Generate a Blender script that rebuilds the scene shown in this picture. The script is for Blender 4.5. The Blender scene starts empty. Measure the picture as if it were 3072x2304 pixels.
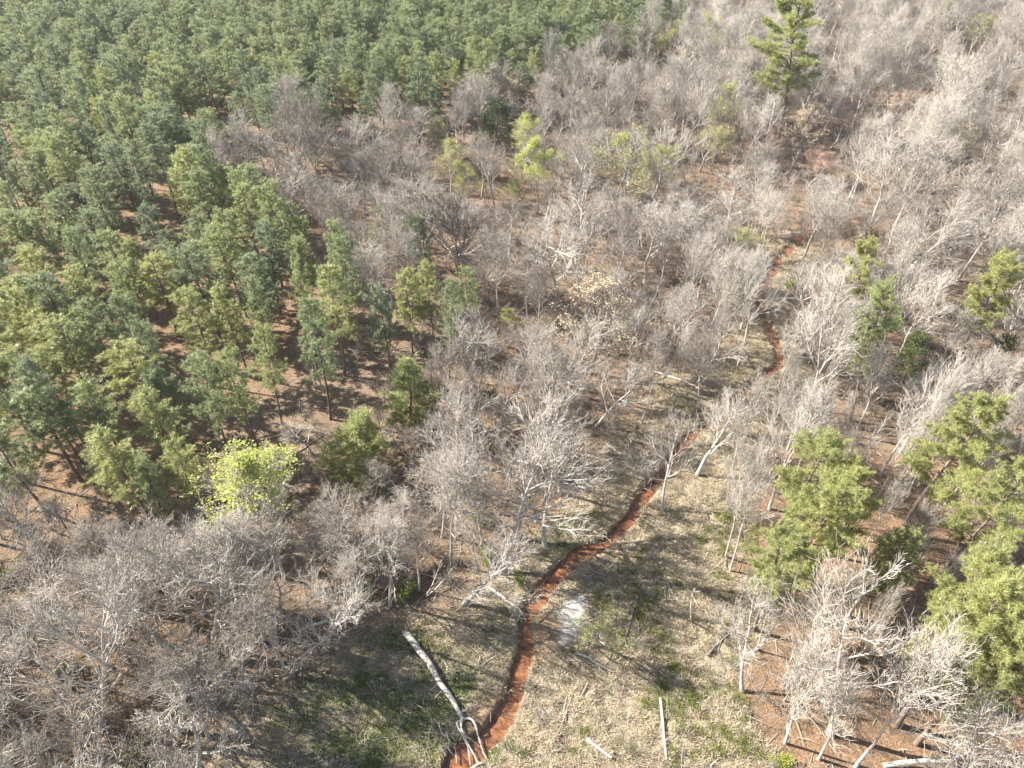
import bpy, math, random
import numpy as np
from mathutils import Matrix, Vector

# ---------------------------------------------------------------- camera, sky, sun, exposure
scene = bpy.context.scene
ROOT = scene.collection
H_CAM = 62.0
cam_data = bpy.data.cameras.new("camera")
cam_data.sensor_width = 36.0
cam_data.lens = 24.96
cam_data.clip_start = 1.0
cam_data.clip_end = 6000.0
cam = bpy.data.objects.new("camera", cam_data)
cam.location = (0, 0, H_CAM)
cam.rotation_euler = (math.radians(50), 0, 0)
ROOT.objects.link(cam)
scene.camera = cam

SUN_EL, SUN_AZ = 36.0, 164.0            # azimuth counted from +x towards +y: the sun stands left of and a little beyond the view
sdir = Vector((math.cos(math.radians(SUN_EL)) * math.cos(math.radians(SUN_AZ)),
               math.cos(math.radians(SUN_EL)) * math.sin(math.radians(SUN_AZ)), math.sin(math.radians(SUN_EL))))
world = bpy.data.worlds.new("World")
scene.world = world
world.use_nodes = True
wn = world.node_tree.nodes
sky = wn.new("ShaderNodeTexSky")
sky.sky_type = "NISHITA"
sky.sun_disc = False
sky.sun_elevation = math.radians(SUN_EL)
sky.sun_rotation = math.radians(90.0 - SUN_AZ)
world.node_tree.links.new(sky.outputs[0], wn["Background"].inputs[0])
wn["Background"].inputs[1].default_value = 0.06
sun_data = bpy.data.lights.new("sun", "SUN")
sun_data.energy = 5.0
sun_data.angle = math.radians(0.5)
sun_data.color = (1.0, 0.95, 0.87)
sun = bpy.data.objects.new("sun", sun_data)
sun.rotation_euler = sdir.to_track_quat("Z", "Y").to_euler()
sun.location = (-60, 60, 90)
ROOT.objects.link(sun)
vs = scene.view_settings
vs.view_transform = "Standard"
vs.look = "None"
vs.gamma = 1.0
vs.use_curve_mapping = False
vs.exposure = 1.7
HAZE = 0.00012
scene.cycles.max_bounces = 9
scene.cycles.diffuse_bounces = 6
scene.cycles.transmission_bounces = 6
scene.cycles.volume_bounces = 0
scene.cycles.volume_step_rate = 4.0

# ---------------------------------------------------------------- survey of the place, metres from below the camera
HERO = [
 ('pp',-29.0,65.4,15.7,1.0,0.95,0.5,'slim pine with dead grey lower branches at the upper edge of the straw clearing'),
 ('pp',-33.2,58.9,17.4,0.4,1.0,0.5,'left of the twin long-stemmed pines rising over the straw clearing'),
 ('pp',-30.2,60.0,16.4,0.3,1.0,0.5,'right of the twin long-stemmed pines, its pale stem ending at a fallen trunk'),
 ('pp',-43.3,63.5,15.0,0.0,1.55,1.0,'broad yellow-green pine with a dense pointed crown left of the straw clearing'),
 ('pp',-38.5,56.9,13.0,0.0,1.4,0.7,'wide pale green pine just below the broad yellow-green pine'),
 ('pp',-43.8,52.0,10.5,0.4,1.1,0.6,'pine with sunlit ragged crown in the lowest row, upper left of the lime tree'),
 ('pp',-33.7,49.7,13.0,0.0,1.0,0.6,'round-topped pine directly above the bright lime tree'),
 ('pp',-36.1,47.4,13.0,0.0,0.85,0.3,'thin pine squeezed between the two lowest pines beside the lime tree'),
 ('pp',-44.3,57.0,15.0,0.0,1.2,0.5,'pale green pine third up from the dark shaded bank in the lower stand'),
 ('pp',-50.4,56.3,16.0,0.0,1.6,0.5,'large billowing pine at the lower left end of the stand'),
 ('pp',-50.7,58.3,17.0,0.0,1.0,0.05,'blue-green pine peeping over the large billowing pine'),
 ('pp',-52.9,67.4,16.0,0.0,1.4,0.55,'green pine with a broad flat crown above the blue-green one at the stand left end'),
 ('pp',-58.6,76.6,16.0,0.0,1.3,0.0,'powdery blue-green pine, the palest of the lower left stand'),
 ('pp',-43.4,68.3,15.0,0.0,1.0,0.0,'narrow powdery blue pine behind the broad yellow-green pine'),
 ('pp',-39.2,73.0,16.0,0.0,1.15,0.8,'grass-green tall-crowned pine right of the narrow powdery blue pine'),
 ('pp',-36.1,75.3,15.0,0.0,1.1,0.6,'olive pine with open crown between two shaded gaps, above the twin pines'),
 ('pp',-36.4,86.4,12.3,0.9,1.1,0.1,'blue-green pine with narrow crown and two bare stems below it'),
 ('pp',-23.0,75.5,18.0,0.8,1.2,0.7,'bright light green pine standing free on the shaded straw bank'),
 ('pp',-23.2,66.6,19.0,0.8,1.0,0.35,'thin-crowned pine in front of the bright pine on the shaded straw bank'),
 ('pp',-37.2,98.2,18.7,0.7,1.1,0.5,'tall pine whose long dark stem reaches the shaded gap below white bare trees'),
 ('pp',-33.5,97.0,13.6,1.6,1.25,0.6,'full round-crowned pine right of the shaded gap'),
 ('pp',-23.4,83.6,17.8,1.0,1.1,0.1,'blue-green pine tucked against the full round-crowned pine'),
 ('pp',-35.9,105.7,12.0,0.0,0.9,0.4,'small dark pine beneath the two white bare trees'),
 ('pp',-21.1,106.5,11.3,0.1,0.9,0.3,'spindly pine at the edge of the hardwoods with a brown stem'),
 ('pp',-23.0,100.6,9.9,0.8,1.0,1.0,'sparse mustard-tinted pine standing among the hardwood edge'),
 ('pp',-13.4,95.8,14.0,0.0,1.15,0.2,'twin-topped pine standing alone inside the bare hardwoods'),
 ('pp',-46.5,103.2,10.5,0.8,1.0,0.5,'pine with spreading low branch left of the long dark stem'),
 ('pp',-36.2,86.4,12.9,0.2,1.05,0.25,'pine with a pale top and two dark stems left of the shaded straw bank'),
 ('pp',-39.5,81.2,11.3,-0.3,1.15,0.45,'stocky pine with a pale scarred stem left of the slim dead-branched pine'),
 ('pp',-16.3,73.5,16.4,0.2,0.9,0.1,'first of the row of slender pines, blue-green and leftmost'),
 ('pp',-14.2,80.4,15.2,0.4,1.0,0.7,'second and brightest of the row of slender pines'),
 ('pp',-11.1,81.1,14.9,0.2,0.85,0.6,'third of the row of slender pines, with an open top'),
 ('pp',-8.6,75.2,15.9,0.4,0.8,0.4,'fourth of the row of slender pines, thin-crowned over the brush'),
 ('pp',-6.1,83.7,12.9,0.2,0.95,0.35,'last of the row of slender pines, short and dense beside the bare trees'),
 ('py',-12.9,65.9,11.2,1.6,1.6,0.75,'bushy bright green young pine leafy to the ground at the foot of the slender pines'),
 ('py',-18.4,56.7,10.3,1.2,1.8,0.8,'broad open-branched green pine leaning over the bare brush below the straw clearing'),
 ('pp',-24.2,164.8,11.1,1.0,0.85,0.3,'small pine at the stand tip with a bare stem down to the bare trees'),
 ('pp',-27.1,161.9,12.0,0.1,0.8,0.4,'thin pine left of the stand tip with pale drooping twigs'),
 ('pp',-21.5,162.9,18.8,1.6,1.1,0.3,'tall pine at the stand corner with one long dark stem'),
 ('pp',-13.0,188.6,13.0,0.0,1.2,0.2,'lower full pine at the stand edge, left of the tan-tipped tree'),
 ('pp',-8.3,190.0,13.0,0.0,1.1,0.25,'grey-green pine at the stand edge, right of the lower full pine'),
 ('pp',-0.8,185.9,13.0,0.0,1.15,0.6,'yellowish pine directly behind the tan-tipped tree'),
 ('pp',5.1,186.7,11.0,0.0,1.1,0.8,'bright small pine at the stand edge above the tan-tipped tree'),
 ('pp',21.5,194.9,11.0,0.0,1.2,0.75,'short green pine at the far right toe of the stand'),
 ('pp',28.1,205.2,17.0,0.0,1.1,0.5,'last tall pine at the right end of the stand'),
 ('pm',59.8,157.3,31.2,-1.6,1.7,0.7,'great old pine towering alone over the far bare woods'),
 ('pm',47.3,82.3,17.0,0.0,0.9,0.9,'leaning pine with a dark shaded flank above the pale upright trees'),
 ('pm',43.1,66.5,20.0,0.0,0.85,0.7,'tall ragged pine with dark lower boughs amid the pale upright trees'),
 ('pm',27.6,47.7,18.0,0.0,1.1,0.85,'wide pine beside the meadow, uppermost of the near right clump'),
 ('pm',25.6,39.5,19.0,0.0,1.1,0.85,'domed pine in the middle of the near right clump with a deep shaded notch'),
 ('pm',30.5,42.4,17.0,0.0,0.95,0.8,'smaller pine on the right shoulder of the near right clump'),
 ('pm',23.3,37.1,17.0,0.0,0.9,0.75,'thick-stemmed pine with brown bark lowest in the near right clump'),
 ('pm',32.9,38.6,14.0,0.0,0.85,0.8,'pine with a spreading skirt at the right tail of the near right clump'),
 ('pm',42.3,48.6,20.0,0.0,1.15,0.9,'big bright pine with layered boughs right of the pale upright trees'),
 ('pm',42.6,41.4,19.0,0.0,0.95,0.85,'pine half cut by the right edge above the rust-brown forest floor'),
 ('pm',61.7,77.3,18.0,0.0,1.1,0.9,'high pine at the right edge above the layered bright pine'),
 ('pm',36.4,34.2,19.0,0.0,0.9,0.8,'pine with rounded shoulders over the striped shadows at the right edge'),
 ('pm',33.3,28.1,21.0,0.0,1.05,0.9,'huge lowermost pine at the right edge with long pale stems below'),
 ('pm',34.3,26.5,20.0,0.0,0.85,0.8,'pine behind the huge lowermost pine, with dense low boughs'),
 ('pp',23.5,43.8,8.3,-0.1,0.6,0.8,'skinny pine with one green tuft on a pale stem at the meadow edge'),
 ('pm',129.4,231.8,14.0,0.0,0.8,0.3,'dark small pine near the upper right corner of the far woods'),
 ('pm',51.1,231.8,14.0,0.0,0.9,0.3,'dark pine left of the lime column in the far woods'),
 ('ev',-3.6,152.9,12.0,1.3,1.7,0.5,'dark domed evergreen with layered boughs at the far hardwood edge'),
 ('ev',51.8,72.2,10.0,0.0,0.9,0.5,'very dark evergreen under the tall ragged pine'),
 ('ev',64.6,74.6,8.0,0.0,0.9,0.5,'dark green holly-like tree at the right edge of the pale upright trees'),
 ('lf',-27.7,46.0,12.0,0.0,2.1,1.0,'bright lime-yellow leafing tree below the straw clearing'),
 ('lf',4.8,124.0,13.8,0.3,1.68,1.0,'round lime-green leafing tree in the middle of the far bare trees'),
 ('lf',2.6,142.8,12.0,0.0,1.43,0.9,'lime-green leafing tree right below the dark domed evergreen'),
 ('lf',-12.1,128.0,12.0,0.0,1.18,0.7,'pale lime leafing tree beside the orange-tipped tree'),
 ('lf',-15.7,142.8,10.0,0.0,1.01,0.4,'olive-green leafing tree growing into the orange-tipped tree'),
 ('lf',-8.5,124.0,10.0,0.0,1.01,0.7,'small lime tree below the pale lime leafing tree'),
 ('lf',0.1,122.5,7.0,0.0,1.01,0.9,'low lime sapling under the round lime-green tree'),
 ('lh',20.2,118.9,17.0,0.0,1.44,0.5,'tall half-leafed tree with pale yellow tips among the grey crowns'),
 ('lh',24.5,122.8,14.0,0.0,1.15,0.8,'half-leafed tree with lime tips right of the tall half-leafed one'),
 ('lf',41.1,204.2,15.0,0.0,1.34,0.8,'lime-topped tree beside the right end of the pine stand'),
 ('lf',57.3,211.5,16.0,0.0,1.26,1.0,'slanting lime column in front of the far grey woods'),
 ('lh',43.5,148.4,15.0,0.0,1.15,0.8,'pale lime tree left of the great old pine stem'),
 ('lh',39.7,143.6,12.0,0.0,1.3,0.6,'faint lime tree behind the pale dead trunk'),
 ('lh',134.1,221.5,15.0,0.0,1.3,0.5,'washed yellow tree in the far upper right woods'),
 ('lh',8.7,35.4,6.9,0.0,1.1,0.35,'thin olive tree alone on the meadow beside the sand bar'),
 ('lf',0.1,84.0,5.0,0.0,1.01,1.0,'tiny bright green sapling in the brush above the big spreading trees'),
 ('lh',37.4,100.5,12.0,0.0,1.15,0.6,'sparse yellow-tipped tree by the upper reach of the creek'),
 ('lh',92.1,138.5,12.0,0.0,1.15,0.5,'faint green-tipped tree at the right edge of the far woods'),
 ('bd',-11.2,141.3,11.0,0.0,1.34,0.2,'orange-tan budding tree grown together with an olive one'),
 ('bd',54.8,145.4,9.5,0.3,1.34,0.8,'salmon-pink budding tree beside the pale dead trunk'),
 ('bd',71.7,156.4,11.0,0.0,1.26,0.9,'round pink budding tree, topmost of the budding group'),
 ('bd',63.2,150.0,12.0,0.0,1.51,0.15,'amber budding tree left of the round pink one'),
 ('bd',63.7,138.2,8.0,0.0,1.18,1.0,'small coral budding tree at the centre of the budding group'),
 ('bd',59.6,135.0,6.0,0.0,1.68,0.6,'low rusty orange budding tree, lowest of the budding group'),
 ('bd',85.1,161.5,11.0,0.0,1.34,0.4,'peach budding tree at the right of the budding group'),
 ('bd',4.3,174.4,12.0,0.0,1.68,0.1,'tan-tipped round tree at the edge of the pine stand'),
 ('bd',10.0,76.4,16.0,0.0,1.51,0.0,'golden-tipped tree topping the big spreading trees'),
 ('bd',56.7,101.2,9.0,0.0,1.34,0.5,'brownish budding tree low in the pale right woods'),
 ('bs',-1.2,43.4,22.8,1.6,1.25,1.0,'great white spreading tree with heavy limbs on the left creek bank'),
 ('bs',-15.2,37.4,14.5,-0.5,0.8,0.8,'slender pale tree with a leaning bare stem at the meadow left corner'),
 ('bu',-9.4,41.5,11.9,-0.0,0.9,0.7,'bare tree with a bent pale stem by the reddish muddy patch'),
 ('bs',-5.4,51.4,15.8,-1.1,1.1,0.9,'forked white tree left of the great white spreading tree'),
 ('bs',27.4,61.7,9.6,-1.6,0.95,1.0,'white V-forked tree standing alone where the creek narrows'),
 ('bu',36.5,65.8,20.3,1.6,1.2,1.0,'tallest white upright tree right of the creek, full plume-like crown'),
 ('bu',39.3,68.3,11.2,1.6,1.0,1.0,'white upright tree leaning on the tallest plume-crowned one'),
 ('bu',43.6,65.1,12.5,0.4,1.0,0.9,'pale upright tree with a smooth grey stem in front of the ragged pine'),
 ('bu',43.4,57.2,15.3,1.6,1.1,0.9,'pale upright tree with fan crown left of the layered bright pine'),
 ('bs',58.6,71.3,8.5,0.5,1.0,0.6,'bare tree with a forked dark stem above the layered bright pine'),
 ('bu',62.3,70.1,8.0,0.6,1.0,0.9,'white tree rising behind the right shoulder of the layered bright pine'),
 ('bu',22.5,45.6,15.8,-1.6,0.7,1.0,'thin white pole tree at the meadow edge with a straight shadow'),
 ('bu',22.6,43.9,16.3,-0.9,0.65,1.0,'thin white pole tree leaning right beside the skinny tufted pine'),
 ('bu',23.1,35.1,10.4,-0.4,0.8,1.0,'white crooked tree on the rust-brown bank at the meadow edge'),
 ('bs',27.3,27.3,24.3,-1.6,0.95,1.0,'tall white forked tree, largest on the rust-brown striped floor'),
 ('bu',28.4,24.6,19.5,-1.2,0.85,1.0,'white tree with brushy top leaning right over the striped shadows'),
 ('bu',23.2,26.6,14.9,-1.6,0.9,0.9,'fuzzy pale tree with hair-fine twigs at the lower meadow edge'),
 ('bu',25.5,33.4,10.9,-0.1,0.7,0.8,'grey bare tree behind the fuzzy pale tree'),
 ('bu',25.6,25.3,14.9,-1.6,0.9,1.0,'low white bushy tree at the foot of the largest white forked tree'),
 ('bs',16.8,51.6,13.3,-1.5,1.0,0.7,'small blue-grey tree on the creek bank, its crown over the red water'),
 ('bu',16.5,66.1,13.1,1.2,0.8,0.6,'grey tree with a flared dark base above the meadow'),
 ('bu',21.2,71.2,10.5,1.6,0.8,0.8,'thin Y-shaped pale tree crossing the fallen log near the upper creek'),
 ('bu',27.7,77.3,10.7,0.7,0.7,0.6,'thin straight tree, middle one of three near the upper creek'),
 ('bu',35.1,67.8,9.4,-1.1,0.7,0.6,'slim dark-stemmed tree on the meadow right of the creek bend'),
 ('bu',20.2,73.3,6.9,0.4,0.8,0.5,'tree on a dark root mound beside the fallen log'),
 ('bs',7.7,73.2,14.1,1.6,1.15,1.0,'spreading tree with sun-bleached limbs, highest of the central thicket'),
 ('bs',7.6,65.9,11.2,1.6,1.1,0.9,'spreading tree with a blackened stem in the central thicket'),
 ('bs',10.5,65.6,11.8,1.6,1.2,0.9,'spreading tree with drooping outer boughs at the right of the central thicket'),
 ('bs',3.3,57.2,8.9,0.3,1.1,0.8,'pale tree between the central thicket and the great white tree'),
 ('bs',-45.7,129.9,14.1,1.6,1.6,1.0,'white sprawling tree against the dark edge of the pine stand'),
 ('bs',-34.8,120.8,10.8,0.5,1.5,0.9,'white fan-shaped tree below the sprawling one at the stand edge'),
 ('bu',13.7,167.7,16.5,-0.6,1.6,0.8,'tall straight grey tree with a visible stem at the far stand edge'),
 ('bs',-17.9,122.1,13.7,-0.5,1.7,0.4,'round brown-grey tree, the widest among the middle bare trees'),
 ('bs',-8.2,176.0,11.2,1.2,1.7,0.8,'white dome-crowned tree tight against the far pines'),
 ('bs',-11.6,168.7,8.6,-1.6,1.4,0.8,'bluish white fan tree left of the dark domed evergreen'),
 ('bs',116.9,189.6,15.2,-1.6,0.9,0.2,'dark-limbed crooked tree in the far right woods'),
 ('bs',94.0,142.2,11.3,-1.6,0.9,0.25,'tree with one dark zigzag limb in the far right woods'),
 ('bs',-30.6,37.2,16.8,-0.1,1.0,0.7,'grey leaning bare tree with a clear stem at the lower left, below the lime tree'),
 ('bs',-31.8,30.6,12.2,-0.7,1.05,0.8,'grey bare tree with thick leaning stem near the bottom left'),
 ('bs',-35.3,27.7,18.6,1.6,1.2,0.8,'upright fan-branched tree with stem rising from the bottom left'),
 ('bs',-23.2,31.2,9.0,0.0,1.35,1.0,'white tangled low tree at the left rim of the meadow'),
 ('bs',-25.9,23.8,12.0,0.0,1.35,1.0,'white tangled tree with a crown reaching over the dark grass at the bottom'),
 ('bs',-37.3,25.9,11.0,0.0,1.2,0.8,'broad grey tree cut by the left edge at the bottom'),
 ('bu',-20.0,40.4,6.8,0.9,0.7,0.5,'thin tree with a black stem in the lower left brush'),
 ('bs',-40.8,43.4,9.0,0.0,1.0,0.6,'fluffy grey tree under the shaded bank at the lower left'),
 ('bs',-43.2,41.3,10.0,0.0,1.1,0.6,'fluffy grey tree second from the left edge under the shaded bank'),
]
PINES = [(-193.3, 287.4), (65.3, 287.4), (46.5, 234.0), (36.8, 206.3), (21.9, 193.4), (8.4, 183.6), (-2.8, 174.6), (-11.2, 166.2), (-20.6, 155.6), (-32.3, 154.1), (-43.5, 146.5), (-52.4, 140.9), (-56.6, 133.7), (-56.4, 125.0), (-47.3, 117.1), (-39.0, 109.9), (-30.7, 103.3), (-23.5, 91.7), (-21.8, 81.7), (-26.9, 81.7), (-30.5, 76.2), (-31.8, 72.2), (-37.7, 65.7), (-34.5, 53.3), (-37.2, 48.0), (-45.1, 49.9), (-55.0, 49.9)]
CLEARING = [(-42.1, 67.3), (-35.7, 70.0), (-32.6, 76.8), (-31.0, 81.1), (-27.4, 83.3), (-17.2, 88.0), (-7.1, 95.6), (-3.2, 88.0), (-6.8, 76.8), (-12.8, 71.9), (-18.0, 65.6), (-25.5, 62.3), (-24.7, 54.1), (-36.3, 55.5)]
GAP = [(-43.4, 107.2), (-40.2, 113.8), (-33.1, 107.2), (-25.5, 95.6), (-29.6, 90.4), (-37.0, 94.3)]
FARGAP = [(-71.4, 156.4), (-66.9, 161.9), (-55.4, 151.2), (-49.4, 132.7), (-54.7, 128.5), (-62.9, 137.0)]
MEADOW = [(-25.6, 23.8), (-24.7, 28.3), (-21.1, 31.6), (-17.5, 34.3), (-14.0, 36.9), (-9.3, 38.1), (-2.6, 40.2), (1.1, 42.9), (4.1, 46.3), (5.4, 51.4), (6.7, 56.2), (10.3, 59.9), (13.7, 64.8), (16.6, 69.1), (19.6, 72.9), (25.8, 78.9), (33.1, 88.0), (37.9, 95.6), (42.5, 107.2), (50.2, 117.2), (54.2, 113.8), (48.5, 101.2), (45.1, 90.4), (43.5, 81.1), (38.9, 74.8), (34.2, 67.3), (30.6, 60.7), (25.7, 52.0), (23.1, 45.7), (24.1, 40.2), (22.4, 35.2), (20.6, 31.6), (20.6, 28.3), (21.7, 23.8)]
RUST = [(26.6, 47.5), (38.0, 57.7), (48.1, 60.7), (69.8, 69.1), (45.2, 23.8), (22.1, 23.8), (22.1, 30.8), (24.4, 37.6)]
SAND = [(5.1, 39.5), (6.1, 40.3), (7.1, 40.7), (7.0, 39.2), (6.8, 38.0), (5.8, 36.7), (4.9, 35.7), (4.2, 35.9), (4.5, 37.5)]
BANK = [(2.0, 38.8), (2.9, 39.2), (4.7, 38.2), (4.3, 35.7), (3.1, 34.0), (1.9, 33.1), (1.7, 34.9), (1.7, 37.2)]
BANK2 = [(-3.6, 29.4), (-2.3, 30.4), (-0.6, 31.2), (-1.2, 29.3), (-2.2, 27.8), (-3.2, 26.9), (-4.2, 27.0)]
MUD = [(-11.7, 44.8), (-10.8, 45.6), (-8.8, 44.8), (-6.5, 43.9), (-5.5, 42.9), (-6.3, 41.1), (-8.4, 40.4), (-10.7, 41.3), (-11.9, 42.9)]
CREEK = [(-5.15, 24.17, 1.5), (-4.45, 25.26, 2.2), (-3.96, 25.69, 2.6), (-2.95, 26.25, 2.0), (-1.6, 27.53, 1.9), (-0.62, 29.13, 1.7), (0.06, 30.79, 1.6), (0.48, 32.51, 1.5), (1.14, 34.47, 1.6), (1.24, 36.52, 1.4), (1.34, 38.33, 1.1), (2.05, 39.87, 1.6), (3.02, 41.46, 1.8), (4.34, 43.1, 1.8), (5.7, 44.62, 1.7), (7.42, 46.18, 1.9), (9.48, 47.18, 1.6), (10.94, 48.41, 1.4), (12.28, 49.88, 1.4), (13.5, 51.4, 1.5), (15.09, 54.09, 1.6), (16.61, 55.97, 1.4), (16.97, 56.19, 1.4), (18.76, 58.78, 1.3), (22.08, 63.68, 1.44), (24.16, 65.36, 1.28), (26.23, 66.79, 1.2), (28.13, 69.01, 1.04), (29.9, 71.32, 1.2), (32.03, 73.22, 1.44), (34.02, 75.19, 1.6), (35.71, 76.71, 1.36), (37.55, 78.26, 1.28), (38.3, 81.11, 1.36), (38.55, 84.1, 1.44), (38.62, 87.21, 1.44), (38.47, 90.06, 1.36), (39.26, 93.9, 1.28), (40.85, 97.95, 1.28), (42.78, 101.75, 1.44), (44.67, 105.23, 1.6), (46.62, 108.34, 1.6), (52.2, 115.47, 1.44), (56.47, 120.83, 1.44), (61.69, 128.54, 1.44)]
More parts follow.
